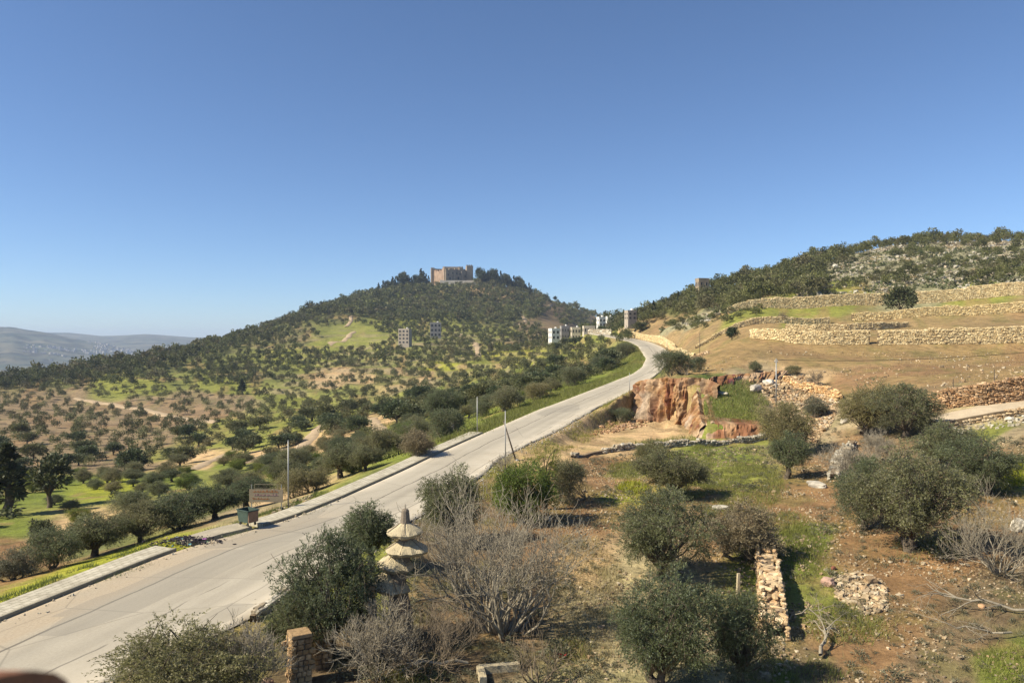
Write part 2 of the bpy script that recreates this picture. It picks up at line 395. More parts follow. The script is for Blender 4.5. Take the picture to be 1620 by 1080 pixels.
M = {}
M['ground'] = ground_mat()
M['road'] = road_mat()
M['olive'] = leaf_mat('olive_leaf', (.152, .160, .074), (.245, .245, .165), .55, .45)
M['olive_dark'] = leaf_mat('dark_olive_leaf', (.132, .145, .066), (.22, .225, .145), .55, .45)
M['mid_olive'] = leaf_mat('orchard_olive_leaf', (.075, .090, .038), (.135, .148, .085), .5, .25)
M['green_leaf'] = leaf_mat('bright_green_leaf', (.13, .165, .03), (.18, .21, .06), .45, .35)
M['conifer'] = leaf_mat('conifer_needles', (.046, .060, .028), (.068, .082, .042), .45, .1)
M['forest'] = leaf_mat('forest_leaf', (.060, .078, .030), (.11, .125, .055), .5, .2)
M['scrub'] = leaf_mat('scrub_leaf', (.088, .10, .036), (.13, .14, .06), .5, .2)
M['grey_twig_leaf'] = leaf_mat('grey_shrub_leaf', (.15, .138, .095), (.21, .19, .14), .5)
M['bark'] = plain('olive_bark', (.105, .085, .062), .95, .4, 5, .6)
M['pale_bark'] = plain('pale_grey_bark', (.285, .25, .185), .9, .35, 4, .4)
M['brown_twig'] = plain('brown_twig', (.20, .16, .11), .95, .4, 4, .4)
M['grass'] = leaf_mat('grass_blade', (.175, .20, .05), (.20, .215, .07), .5, .35)
M['dry'] = leaf_mat('dry_grass_blade', (.28, .215, .105), (.31, .24, .13), .4, .2)
M['yellow'] = leaf_mat('yellow_flower', (.34, .33, .015), (.30, .30, .03), .35, .3)
M['stone'] = tint_mat('dry_stone', bscale=3.5)
M['rockface'] = tint_mat('rock_face', bscale=1.2, bump=.9, var=.45)
M['concrete'] = plain('grey_concrete', (.33, .32, .30), .9, .15, .8)
M['dark_glass'] = plain('dark_window', (.03, .032, .036), .35, .2, 2, 0, .4)
M['white_paint'] = plain('white_render', (.74, .72, .67), .85, .08, .4)
M['beige'] = plain('beige_render', (.52, .46, .36), .9, .12, .4)
M['pavers'] = None
M['metal'] = plain('galvanised_pole', (.34, .34, .32), .55, .15, 3, .1, .4, .6)
M['wood_pole'] = plain('weathered_wood', (.115, .092, .07), .9, .3, 6, .5)
M['wire'] = plain('black_cable', (.025, .025, .025), .6, .1, 3, 0)

def paver_mat():
    m, nt, out = new_mat('concrete_pavers'); g = N(nt)
    uv = g.n('ShaderNodeUVMap', uv_map='UVMap').outputs['UV']
    b = g.n('ShaderNodeTexBrick', {'Vector': uv, 'Color1': (.43, .40, .32, 1), 'Color2': (.50, .465, .38, 1), 'Mortar': (.24, .22, .17, 1), 'Scale': 1.0, 'Mortar Size': .022, 'Brick Width': .5, 'Row Height': .35})
    n = g.noise(uv, 1.1, 6); base = g.mix(1.0, b.outputs['Color'], g.ramp(n, [(.3, (.75, .73, .68)), (.7, (1.15, 1.15, 1.12))]), 'MULTIPLY')
    g.bsdf(out, base, .9, g.bump(b.outputs['Fac'], .3, .02), .2)
    return m
M['pavers'] = paver_mat()

# ------------------------------------------------------------------ terrain mesh and its soil/grass zones
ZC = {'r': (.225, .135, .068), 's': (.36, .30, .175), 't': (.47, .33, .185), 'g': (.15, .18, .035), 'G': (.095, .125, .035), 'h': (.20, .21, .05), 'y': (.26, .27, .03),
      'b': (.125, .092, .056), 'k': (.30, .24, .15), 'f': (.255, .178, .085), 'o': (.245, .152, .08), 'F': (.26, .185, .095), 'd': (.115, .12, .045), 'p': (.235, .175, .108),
      'B': (.17, .125, .075), 'q': (.25, .235, .15), 'w': (.40, .33, .225), 'm': (.17, .18, .055)}
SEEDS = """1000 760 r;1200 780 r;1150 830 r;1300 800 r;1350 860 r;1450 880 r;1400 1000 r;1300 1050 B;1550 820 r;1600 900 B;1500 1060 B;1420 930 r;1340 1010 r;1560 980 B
930 955 s;950 1040 s;900 1070 s;940 890 t;1205 1060 s;1000 1000 s;1000 900 s
1255 880 g;1250 1075 g;1110 720 g;1112 760 h;1180 770 h;1000 745 h;1000 775 y;1330 960 h;1600 1050 g;1600 750 y;1280 860 g;1060 830 B;1230 800 r
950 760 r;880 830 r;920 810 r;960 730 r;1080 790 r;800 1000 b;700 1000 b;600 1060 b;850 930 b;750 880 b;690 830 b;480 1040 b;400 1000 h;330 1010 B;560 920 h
895 695 t;930 700 t;980 700 t;875 702 t;1000 692 t;1050 682 t;960 705 t;1150 640 g;1130 660 g;1175 620 G;1140 615 G;1220 640 k;1260 620 t;1300 650 k;1280 600 t;1200 600 k;1320 680 k;1400 700 B;1350 720 r;1560 680 h;1600 680 k;1500 700 B;1180 665 h
1540 650 s;1590 645 s;1440 660 B;1600 720 B;1500 760 B
1150 570 f;1300 575 f;1400 560 f;1500 575 f;1600 590 f;1450 600 f;1350 605 o;1580 605 f;1450 588 o;1600 573 o;1080 590 f;1120 585 f;1560 572 f
1300 530 F;1450 542 F;1550 520 F;1400 508 F;1250 510 h;1200 512 F;1150 545 f;1100 530 F;1060 530 F;1020 522 F;1600 495 F;1500 540 f;1130 515 F;1180 500 h
1400 440 q;1500 430 q;1600 440 q;1450 400 q;1350 420 q;1550 390 q;1600 380 q;1350 450 h;1450 455 q;1560 460 h;1200 460 d;1100 480 d;1050 495 d;1280 440 d;1300 400 h;1320 470 h;1120 500 q;1070 512 q;1240 430 d;1150 450 d
700 705 g;760 680 g;850 640 g;950 600 g;1000 580 g;1012 570 g;0 900 r;20 870 r;80 860 t;130 840 t;20 840 g;150 870 d;300 810 d;450 790 t;420 800 k;-100 900 r;70 930 y;180 880 y;500 780 h;580 755 m
430 760 m;550 730 m;640 700 g;610 660 t;680 650 m;760 640 y;800 615 y;750 610 g;880 600 g;950 570 h;800 570 h;850 560 y;720 600 m;650 600 m;700 620 h;690 580 y;780 555 y;900 560 h;930 545 h;630 640 m;580 690 h;850 590 h
50 680 p;100 690 p;200 650 p;150 665 p;230 695 p;330 650 p;60 720 p;120 725 p;0 690 p;280 680 p;380 632 p;200 700 p;30 650 p;0 740 p;160 710 p
330 700 h;300 745 g;350 735 g;200 740 p;260 755 g;160 765 y;420 700 h;450 722 t;310 740 t;500 700 t;520 660 h;400 660 h;100 765 g;280 725 t;390 720 t;400 740 h;240 720 h;20 780 g;340 680 h
250 612 h;300 602 m;450 600 m;120 625 p;60 640 p;180 620 h;350 610 h;400 615 h;440 630 h;550 620 m;480 640 h;240 640 p;320 630 p
100 602 d;250 577 d;350 553 d;450 525 d;400 575 m;480 560 h;520 530 h;560 510 h;600 520 h;700 545 m;560 560 m;640 560 m;510 592 t;565 598 t;640 592 m;470 575 h;430 585 m;600 575 m;660 600 t;350 580 m;560 545 h;620 550 m;730 570 h;760 530 m;810 530 h
560 488 d;650 480 d;750 480 d;830 490 d;700 462 d;640 465 g;780 464 t;600 478 d;720 500 m;870 512 B;880 502 B;862 525 B;850 535 B;920 500 d;945 515 t;890 530 B;640 510 h;680 515 h;540 500 d;800 500 d;715 455 d;690 470 g;760 470 d"""
sd = []
for line in SEEDS.split('\n'):
    for e in line.split(';'):
        u, v, c = e.split(); P = at(float(u), float(v))
        if P is not None: sd.append((float(u), math.log(P[1]), c))
SX = np.array([(a / 75.0, b / .13) for a, b, c in sd]); SC = np.array([ZC[c] for a, b, c in sd])
wu = UU + 34 * fbm(XX / (6 + DD / 18), YY / (6 + DD / 18), 3, 71); wl = np.log(DD) + .055 * fbm(XX / (6 + DD / 18), YY / (6 + DD / 18), 3, 83)
CG = np.zeros(Zg.shape + (3,), np.float32)
for i in range(len(UG)):
    q = np.stack([wu[i] / 75.0, wl[i] / .13], 1)
    D2 = ((q[:, None] - SX[None]) ** 2).sum(2) + .02
    w = 1 / D2 ** 3.2
    CG[i] = (w @ SC) / w.sum(1, keepdims=True)
# contour strips: stony terrace risers and tilled red-brown beds between them
hb = np.clip((fbm(XX / 90, Zt / 2.6, 3, 211) - .22) / .12, 0, 1) * np.clip((DD - 170) / 60, 0, 1) * np.clip((720 - DD) / 120, 0, 1) * (UU < 985) * .5
CG = CG * (1 - hb[..., None]) + np.array((.25, .165, .095)) * hb[..., None]
rk = (RISER * np.clip(fbm(XX / 25, YY / 25, 3, 213) * 2 + .75, 0, 1) * .75)[..., None]
CG = CG * (1 - rk) + np.array((.225, .185, .12)) * rk
# grass freckles on the soil and bare patches in the grass
fk = fbm(XX / (1.2 + DD / 90), YY / (1.2 + DD / 90), 4, 55)
gk = np.clip((fk - .12) / .25, 0, 1)[..., None] * np.where(DD < 140, .45, .4)[..., None]
CG = CG * (1 - gk) + np.array((.115, .13, .04)) * gk * .8 + CG * gk * .2
bk = np.clip((fbm(XX / (2 + DD / 60), YY / (2 + DD / 60), 4, 155) - .18) / .25, 0, 1)[..., None] * .55
CG = CG * (1 - bk) + np.array((.25, .16, .085)) * bk
nu, nd = Zg.shape
V = np.stack([XX, YY, Zg], -1).reshape(-1, 3)
idx = np.arange(nu * nd).reshape(nu, nd)
Fq = np.stack([idx[:-1, :-1], idx[1:, :-1], idx[1:, 1:], idx[:-1, 1:]], -1).reshape(-1, 4)
o = link('ground', mesh_from('ground', V, Fq, M['ground'], CG.reshape(-1, 3), smooth=True))
tag(o, kind='structure', label='stony hillside of red soil, grass and terraced olive groves')

# valley floor out to the horizon
o = link('valley_floor', mesh_from('valley_floor', [(-11000, -1500, -262), (11000, -1500, -262), (11000, 11000, -262), (-11000, 11000, -262)], [[0, 1, 2, 3]], plain('valley_soil', (.14, .15, .09), .95, .3, .002)))
tag(o, kind='structure')

# far ridges
hu = np.arange(-900, 1101, 6.0); hd = np.linspace(2600, 8200, 150)
HU, HD = np.meshgrid(hu, hd, indexing='ij'); HX = (HU - CU) / F * HD
def ridge(us, vs, d0, d1, dend, base):
    vv = np.interp(HU, us, vs); zt = -(vv - HZ) / F * d1
    t = np.clip((HD - d0) / (d1 - d0), 0, 1); t = t ** .8 * (1 - .0 * t)
    z = base + (zt - base) * t
    back = np.clip((HD - d1) / (dend - d1), 0, 1)
    return z - back * 160
z1 = ridge([-900, -300, 0, 20, 40, 75, 110, 180, 260, 340, 1100], [505, 508, 517, 517, 521, 526, 534, 548, 566, 585, 640], 2600, 5000, 6200, -240)
z2 = ridge([-900, 40, 70, 110, 160, 200, 230, 260, 300, 340, 500, 1100], [520, 527, 526, 526, 531, 530, 528, 530, 533, 534, 537, 542], 3400, 7000, 8200, -245)
HZg = np.maximum(z1, z2) + 28 * fbm(HX / 500, HD / 500, 5, 41) * np.clip((HD - 2600) / 800, 0, 1) * np.clip(np.abs(np.minimum(HD - 5000, 0)) / 1200 + .12, 0, 1)
c0 = fbm(HX / 160, HD / 160, 5, 61); c1 = fbm(HX / 60, HD / 60, 4, 67)
HC = np.array((.085, .095, .06)) + c0[..., None] * np.array((.07, .045, .03)) + np.clip(c1[..., None], 0, 1) * np.array((.10, .07, .05))
HC = HC * np.where(c1[..., None] < -.12, .45, 1.0)
idx = np.arange(HU.size).reshape(HU.shape)
Fq = np.stack([idx[:-1, :-1], idx[1:, :-1], idx[1:, 1:], idx[:-1, 1:]], -1).reshape(-1, 4)
o = link('hills', mesh_from('hills', np.stack([HX, HD, HZg], -1).reshape(-1, 3), Fq, tint_mat('far_hillside', bscale=.006, bump=0, var=.3), np.clip(HC, .02, 1).reshape(-1, 3), smooth=True))
tag(o, kind='structure', label='hazy blue ridges with a scattered town beyond the valley')

# ------------------------------------------------------------------ road, kerb, pavement
nt_ = 15
ts = np.concatenate([[0, .012], np.linspace(.05, .95, nt_ - 4), [.988, 1.0]])
s_al = np.concatenate([[0], np.cumsum(np.linalg.norm(np.diff(.5 * (RL + RRm), axis=0), axis=1))])
V, UVs, C = [], [], []
for k in range(len(dr)):
    wv = RRm[k] - RL[k]; wid = np.linalg.norm(wv[:2]) * .93
    for t in ts:
        j = .12 * float(fbm(s_al[k] / 1.7, t * 3, 3, 5)) * (1 if t in (0, 1) else 0)
        p = RL[k] + wv * (t + j / wid); z = road_z(p[1]) + .05 * (1 - (2 * t - 1) ** 2) * 1.6 + (-.10 if t in (ts[0], ts[-1]) else 0)
        V.append((p[0], p[1], z)); y = t * wid; UVs.append((s_al[k], y))
        e = max(0, 1 - (wid - y) / 3.2) + .9 * max(0, 1 - y / 1.2) * (1 if dr[k] > 62 else .2)
        lay = np.clip((3.2 - y) / .9, 0, 1) * np.clip((58 - dr[k]) / 10, 0, 1)
        C.append((min(e, 1), lay, 0))
n = len(ts); idx = np.arange(len(dr) * n).reshape(len(dr), n)
Fq = np.stack([idx[:-1, :-1], idx[:-1, 1:], idx[1:, 1:], idx[1:, :-1]], -1).reshape(-1, 4)
o = link('road', mesh_from('road', V, Fq, M['road'], np.array(C), smooth=True, uv=UVs))
tag(o, kind='structure', label='pale worn two lane road climbing to a bend')

tan = np.gradient(RL[:, :2], axis=0); tan /= np.linalg.norm(tan, axis=1, keepdims=True); nrm = np.stack([-tan[:, 1], tan[:, 0]], 1)
def strip(name, d0, d1, offs, hts, mat, uvs=True, wob=0):
    ks = [k for k in range(len(dr)) if d0 <= dr[k] <= d1]; V, U = [], []
    for k in ks:
        for o_, h in zip(offs, hts):
            p = RL[k, :2] + nrm[k] * (o_ + wob * float(fbm(s_al[k] / 2.0, o_, 3, 8))); V.append((p[0], p[1], road_z(dr[k]) + h)); U.append((s_al[k], o_))
    n = len(offs); idx = np.arange(len(ks) * n).reshape(len(ks), n)
    Fq = np.stack([idx[:-1, :-1], idx[1:, :-1], idx[1:, 1:], idx[:-1, 1:]], -1).reshape(-1, 4)
    caps = [list(idx[0]), list(idx[-1][::-1])]
    return link(name, mesh_from(name, V, [Fq] + [np.array([c]) for c in caps], mat, uv=U))
for k_, (a, b) in enumerate(((20, 46.0), (51.3, 93))):
    o = strip('pavement', a, b, [.2, .2, 1.7, 1.7], [-.2, .13, .15, -.5], M['pavers']); tag(o, kind='structure')
    o = strip('kerb', a, b, [.0, .0, .03, .17, .196], [-.25, .14, .17, .17, -.2], plain('kerb_stone', (.26, .235, .17), .9, .3, 2)); tag(o, kind='structure')
o = strip('path', 46.2, 51.1, [.35, .4, 1.9, 2.0], [-.2, .10, .14, -.3], plain('broken_pavement', (.36, .32, .24), .95, .3, 1.2, .6), wob=.25); tag(o, kind='structure')

def ribbon(name, pts, width, mat, lift=.12, n=60, jit=.25, label=None):
    P = smooth_line(np.array(pts), n); T = np.gradient(P[:, :2], axis=0); T /= np.linalg.norm(T, axis=1, keepdims=True) + 1e-9; Nn = np.stack([-T[:, 1], T[:, 0]], 1)
    ws = np.linspace(-1, 1, 7); V = []
    for k in range(n):
        wv = width * .5 * (1 + jit * float(fbm(k / 4.0, width, 2, 19)))
        sft = jit * width * .3 * float(fbm(k / 5.0, 7, 2, 29))
        for a in ws:
            p = P[k, :2] + Nn[k] * (wv * a + sft); V.append((p[0], p[1], float(zq(p[0], p[1])) + lift * (1 - .9 * abs(a) ** 3)))
    idx = np.arange(n * 7).reshape(n, 7); Fq = np.stack([idx[:-1, :-1], idx[:-1, 1:], idx[1:, 1:], idx[1:, :-1]], -1).reshape(-1, 4)
    o = link(name, mesh_from(name, V, Fq, mat, smooth=True)); return tag(o, label, kind='structure')
M['track'] = plain('pale_dirt_track', (.36, .275, .175), .95, .3, .5, .5)
M['dustroad'] = plain('gravel_lane', (.42, .35, .25), .95, .25, .7, .5)
TRACKS = []
for pts, w in (([(380, 735), (420, 720), (445, 712)], 3.5), ([(300, 745), (350, 722), (395, 705)], 3.0), ([(120, 630), (175, 639), (230, 648), (285, 661), (345, 668)], 4.6), ([(462, 728), (478, 705), (505, 676), (520, 668)], 3.6), ([(588, 663), (598, 676), (606, 692)], 3.0),
               ([(755, 565), (757, 550), (748, 541), (722, 528)], 5), ([(560, 525), (545, 540), (520, 545)], 5), ([(820, 515), (832, 508), (825, 497)], 4), ([(862, 490), (872, 482)], 4), ([(555, 500), (556, 507), (548, 517)], 4)):
    ps = [at(*p) for p in pts]
    if all(p is not None for p in ps): TRACKS.append(ps); ribbon('dirt_path', ps, w, M['track'], .25 + ps[0][1] / 1500)
ribbon('dirt_road', [at(1478, 668), at(1510, 659), at(1560, 650), at(1625, 640), at(1700, 634)], 3.6, M['dustroad'], .12)
# ------------------------------------------------------------------ plant builders (each returns arrays; protos become shared meshes)
def unit(a): return a / (np.linalg.norm(a, axis=-1, keepdims=True) + 1e-9)
def tubes(segs, sides=5):
    """segs: list of (p0, p1, r0, r1)"""
    A = np.array([s[0] for s in segs], float); B = np.array([s[1] for s in segs], float)
    r0 = np.array([s[2] for s in segs])[:, None, None]; r1 = np.array([s[3] for s in segs])[:, None, None]
    d = unit(B - A); ref = np.where(np.abs(d[:, 2:3]) > .9, np.array([[1., 0, 0]]), np.array([[0, 0, 1.]]))
    x = unit(np.cross(d, ref)); y = np.cross(d, x)
    a = np.arange(sides) * 2 * np.pi / sides
    ring = np.cos(a)[None, :, None] * x[:, None] + np.sin(a)[None, :, None] * y[:, None]
    V = np.concatenate([A[:, None] + ring * r0, B[:, None] + ring * r1], 1).reshape(-1, 3)
    base = (np.arange(len(A)) * 2 * sides)[:, None, None]
    k = np.arange(sides); k2 = (k + 1) % sides
    Fq = (base + np.stack([k, k2, k2 + sides, k + sides], 1)[None]).reshape(-1, 4)
    return V, Fq
def bent(p0, p1, r0, r1, n, wob, R, out):
    P = np.linspace(0, 1, n + 1)[:, None] * (np.array(p1) - p0) + p0
    P[1:-1] += R.normal(0, wob, (n - 1, 3)); rr = np.linspace(r0, r1, n + 1)
    for i in range(n): out.append((P[i], P[i + 1], rr[i], rr[i + 1]))
    return P
def leaves(P, axis, nor, L, Wd):
    b = unit(np.cross(axis, nor)); L = L[:, None]; Wd = Wd[:, None]
    V = np.stack([P, P + axis * L * .5 + b * Wd * .5, P + axis * L, P + axis * L * .5 - b * Wd * .5], 1).reshape(-1, 3)
    return V, np.arange(len(P) * 4).reshape(-1, 4)
def leaf_tint(R, n, k, brown=.05):
    c = np.zeros((n, k, 3)); c[..., 0] = np.clip(R.normal(.5, .2, (n, 1)), 0, 1); c[..., 1] = (R.random((n, 1)) < brown) * .7
    return c.reshape(-1, 3)

def olive(seed, H, Wd, n_clump=26, n_twig=1500, per=13, leaf=(.115, .036), low=.12, squash=.8, n_trunk=1, brown=.04, gap=.0, twig_len=.42, lean=0.0):
    """an open, many-limbed crown: twigs set with narrow leaves, gathered in clumps round an uneven outline"""
    R = np.random.default_rng(seed); segs = []; ctr = np.array([lean * H, 0, low * H + (1 - low) * H * .5]); rad = np.array([Wd / 2, Wd / 2, (1 - low) * H / 2])
    C, CR = [], []; LB = unit(R.normal(size=(7, 3))); LA = R.uniform(-.38, .32, 7)
    while len(C) < n_clump:
        d = unit(R.normal(size=3)); r = R.uniform(.12, .95) ** .5
        if d[2] < -.75 and R.random() < .6: continue
        c = ctr + d * rad * r * (.74 + .20 * R.random()) * (1 + (LA * np.clip(LB @ d, 0, 1) ** 3).sum()); C.append(c); CR.append(Wd * R.uniform(.065, .16))
    C = np.array(C); CR = np.array(CR)
    if n_trunk > 1: segs.append((np.array([0, 0, -.3]), np.array([0, 0, .22]), .17, .12))
    for t in range(n_trunk):
        b = np.array([0, 0, -.25]); fork = np.array([b[0] + R.normal(0, .12 * n_trunk), b[1] + R.normal(0, .12 * n_trunk), low * H * R.uniform(.8, 1.15) + .2])
        tr = .055 * H ** .9 / n_trunk ** .5
        bent(b, fork, tr * 1.5, tr, 4, .05, R, segs)
        for k in range(t, n_clump, n_trunk):
            mid = fork + (C[k] - fork) * .5 + R.normal(0, .12 * Wd * .3, 3); mid[2] += .1
            r_ = tr * R.uniform(.25, .5)
            bent(fork, mid, r_, r_ * .6, 3, .05 * Wd * .3, R, segs); bent(mid, C[k], r_ * .6, r_ * .25, 3, .05 * Wd * .3, R, segs)
            for q in range(3): bent(C[k], C[k] + R.normal(0, CR[k] * .8, 3), r_ * .25, .008, 2, .03, R, segs)
    ki = R.integers(0, n_clump, n_twig)
    off = unit(R.normal(size=(n_twig, 3))) * (R.random((n_twig, 1)) ** .45) * CR[ki][:, None] * np.array([1.15, 1.15, squash])
    st = C[ki] + off; outw = unit((st - ctr) / rad)
    td = unit(unit(off) * .7 + outw * .6 + R.normal(0, .7, (n_twig, 3)) + np.array([0, 0, .12]))
    tl = twig_len * R.uniform(.5, 1.2, (n_twig, 1))
    for i in range(0, n_twig, 9): segs.append((st[i] - td[i] * .1, st[i] + td[i] * tl[i], .008, .003))
    f = np.linspace(.05, 1, per)[None, :, None] + R.normal(0, .03, (n_twig, per, 1))
    P = st[:, None] + td[:, None] * tl[:, None] * f + R.normal(0, .025, (n_twig, per, 3))
    P[..., 2] -= .10 * f[..., 0] ** 2
    ax = unit(td[:, None] * .8 + R.normal(0, .55, (n_twig, per, 3))); P = P.reshape(-1, 3); ax = ax.reshape(-1, 3)
    nr = unit(R.normal(0, 1, P.shape) + np.array([0, 0, .8]))
    n = len(P); V, Fq = leaves(P, ax, nr, leaf[0] * R.uniform(.7, 1.3, n), leaf[1] * R.uniform(.7, 1.3, n))
    T = leaf_tint(R, n, 4, brown)
    cl = np.repeat(np.repeat(R.normal(0, .12, n_clump)[ki], per), 4); T[:, 0] = np.clip(T[:, 0] + cl, 0, 1)
    return tubes(segs, 5), (V, Fq, T)

def clump_tree(seed, H, Wd, n_clump, n_card, card, low=.2, shape='round', brown=.03, trunk_r=None, tex=1.7):
    """smaller in the picture: leaf sprays as little bent cards gathered in clumps"""
    R = np.random.default_rng(seed); segs = []
    ctr = np.array([0, 0, low * H + (1 - low) * H * .5]); rad = np.array([Wd / 2, Wd / 2, (1 - low) * H / 2])
    if shape == 'cone':
        h = R.random(n_clump) ** .8; a = R.random(n_clump) * 2 * np.pi; rr = Wd / 2 * (1 - h) ** .85 * R.uniform(.35, 1, n_clump)
        C = np.stack([np.cos(a) * rr, np.sin(a) * rr, low * H + h * (1 - low) * H * .97], 1); CR = Wd * .13 * (1.15 - h)
    else:
        d = unit(R.normal(size=(n_clump, 3))); d[:, 2] = np.where(d[:, 2] < -.6, -d[:, 2], d[:, 2]); r = R.uniform(.1, .9, (n_clump, 1)) ** .5
        C = ctr + d * rad * r * R.uniform(.72, .95, (n_clump, 1)); CR = Wd * R.uniform(.12, .2, n_clump)
    tr = trunk_r or .035 * H
    bent(np.array([0, 0, -.4]), np.array([R.normal(0, .1), R.normal(0, .1), low * H + .25 * H]), tr * 1.3, tr * .8, 3, .04 * H * .3, R, segs)
    if shape == 'cone': bent(segs[-1][1], np.array([0, 0, H * .95]), tr * .8, .02, 3, .02, R, segs)
    else:
        for k in range(0, n_clump, max(1, n_clump // 7)): bent(segs[2][1] - np.array([0, 0, .15 * H]), C[k], tr * .5, tr * .15, 3, .05 * Wd * .3, R, segs)
    ki = R.integers(0, n_clump, n_card)
    off = unit(R.normal(size=(n_card, 3))) * (R.random((n_card, 1)) ** .4) * CR[ki][:, None]
    P = C[ki] + off; ax = unit(unit(off) + .6 * unit((P - ctr) / rad) + R.normal(0, .5, (n_card, 3)) + np.array([0, 0, .25]))
    nr = unit(unit((P - ctr) / rad) * .8 + R.normal(0, .8, (n_card, 3)) + np.array([0, 0, .4]))
    V, Fq = leaves(P - ax * card * .4, ax, nr, card * tex * R.uniform(.6, 1.3, n_card), card * R.uniform(.5, 1.1, n_card))
    T = leaf_tint(R, n_card, 4, brown); cl = np.repeat(R.normal(0, .14, n_clump)[ki], 4); T[:, 0] = np.clip(T[:, 0] + cl, 0, 1)
    return tubes(segs, 5), (V, Fq, T)

def bare_shrub(seed, H, spread, n_stem, depth=4, seglen=.5, r0=.045, up=.35, start_r=.3, flat=0.0, kids=(2, 3), shrink=.74, curve=.16):
    """leafless many-stemmed shrub: upcurving limbs dividing into fine twigs"""
    R = np.random.default_rng(seed); segs = []
    def grow(p, d, L, r, lev):
        n = 4; step = L / n
        for i in range(n):
            d = d + R.normal(0, curve, 3) + np.array([0, 0, up * .28 - flat * .1]); d /= np.linalg.norm(d)
            q = p + d * step; r2 = r * .87
            segs.append((p, q, r, r2)); p, r = q, r2
            if lev > 0 and i >= 1:
                for _ in range(R.integers(kids[0], kids[1] + 1) if i == n - 1 else (1 if R.random() < .75 else 0)):
                    ax = unit(np.cross(d, R.normal(size=3))); an = R.uniform(.35, .85)
                    grow(p, d * math.cos(an) + ax * math.sin(an), L * shrink * R.uniform(.75, 1.15), max(r * .66, .009), lev - 1)
    for s in range(n_stem):
        a = s * 2 * math.pi / n_stem + R.uniform(-.3, .3); t = R.uniform(.25, 1.0) * spread
        d = unit(np.array([math.cos(a) * t, math.sin(a) * t, 1 - .3 * flat])); p = np.array([math.cos(a) * start_r * R.random(), math.sin(a) * start_r * R.random(), -.15])
        grow(p, d, seglen * H * R.uniform(.8, 1.2), r0 * R.uniform(.7, 1.2), depth)
    return tubes(segs, 4)

class Proto: pass
def proto_from(parts, leafmat, bark, nm):
    (tv, tf), (lv, lf, lt) = parts; p = Proto()
    p.trunk = mesh_from(nm + '_trunk', tv, tf, bark, smooth=True)
    p.crown = mesh_from(nm + '_crown', lv, lf, leafmat, lt)
    p.size = np.percentile(lv, 97.5, axis=0) - np.percentile(lv, 2.5, axis=0); p.size[2] = np.percentile(lv[:, 2], 99)
    return p
def put_tree(p, name, label, cat, loc, rz, scale=1.0, group=None):
    o = thing(name, label, cat, loc, rz, group, scale)
    link('trunk', p.trunk, o); link('crown', p.crown, o)
    return o

def blob_rocks(n, R, size, flat=.7, jit=.22):
    """n rough stones as arrays; size (n,3); cube-sphere of 26 points each, lumpy"""
    g = np.array([(x, y, z) for x in (-1, 0, 1) for y in (-1, 0, 1) for z in (-1, 0, 1) if (x, y, z) != (0, 0, 0)], float)
    key = {tuple(int(t) for t in q): i for i, q in enumerate(g)}; fs = []
    for ax in range(3):
        for s in (-1, 1):
            o = [a for a in range(3) if a != ax]
            for i in (-1, 0):
                for j in (-1, 0):
                    q = []
                    for di, dj in ((0, 0), (1, 0), (1, 1), (0, 1)):
                        t = [0, 0, 0]; t[ax] = s; t[o[0]] = i + di; t[o[1]] = j + dj; q.append(key[tuple(t)])
                    # outward winding
                    a, b, c_ = g[q[0]], g[q[1]], g[q[2]]
                    nn = np.cross(b - a, c_ - a); 
                    if nn[ax] * s < 0: q = q[::-1]
                    fs.append(q)
    fs = np.array(fs); sph = unit(g); base = g * (1 - flat) * .85 + sph * flat * 1.05
    V = base[None] * (1 + R.normal(0, jit, (n, 26, 1))) + R.normal(0, jit * .3, (n, 26, 3))
    V = V * size[:, None] * .5
    return V, fs
def place_rocks(V, fs, pos, rot, tint):
    c, s = np.cos(rot)[:, None], np.sin(rot)[:, None]
    X = V[..., 0] * c - V[..., 1] * s; Y = V[..., 0] * s + V[..., 1] * c
    W_ = np.stack([X, Y, V[..., 2]], -1) + pos[:, None]
    n = len(V); Fq = (np.arange(n)[:, None, None] * 26 + fs[None]).reshape(-1, 4)
    return W_.reshape(-1, 3), Fq, np.repeat(tint, 26, 0)
STONE_T = np.array([(.36, .28, .175), (.42, .34, .225), (.30, .225, .135), (.46, .39, .275), (.34, .24, .14), (.27, .21, .14)])

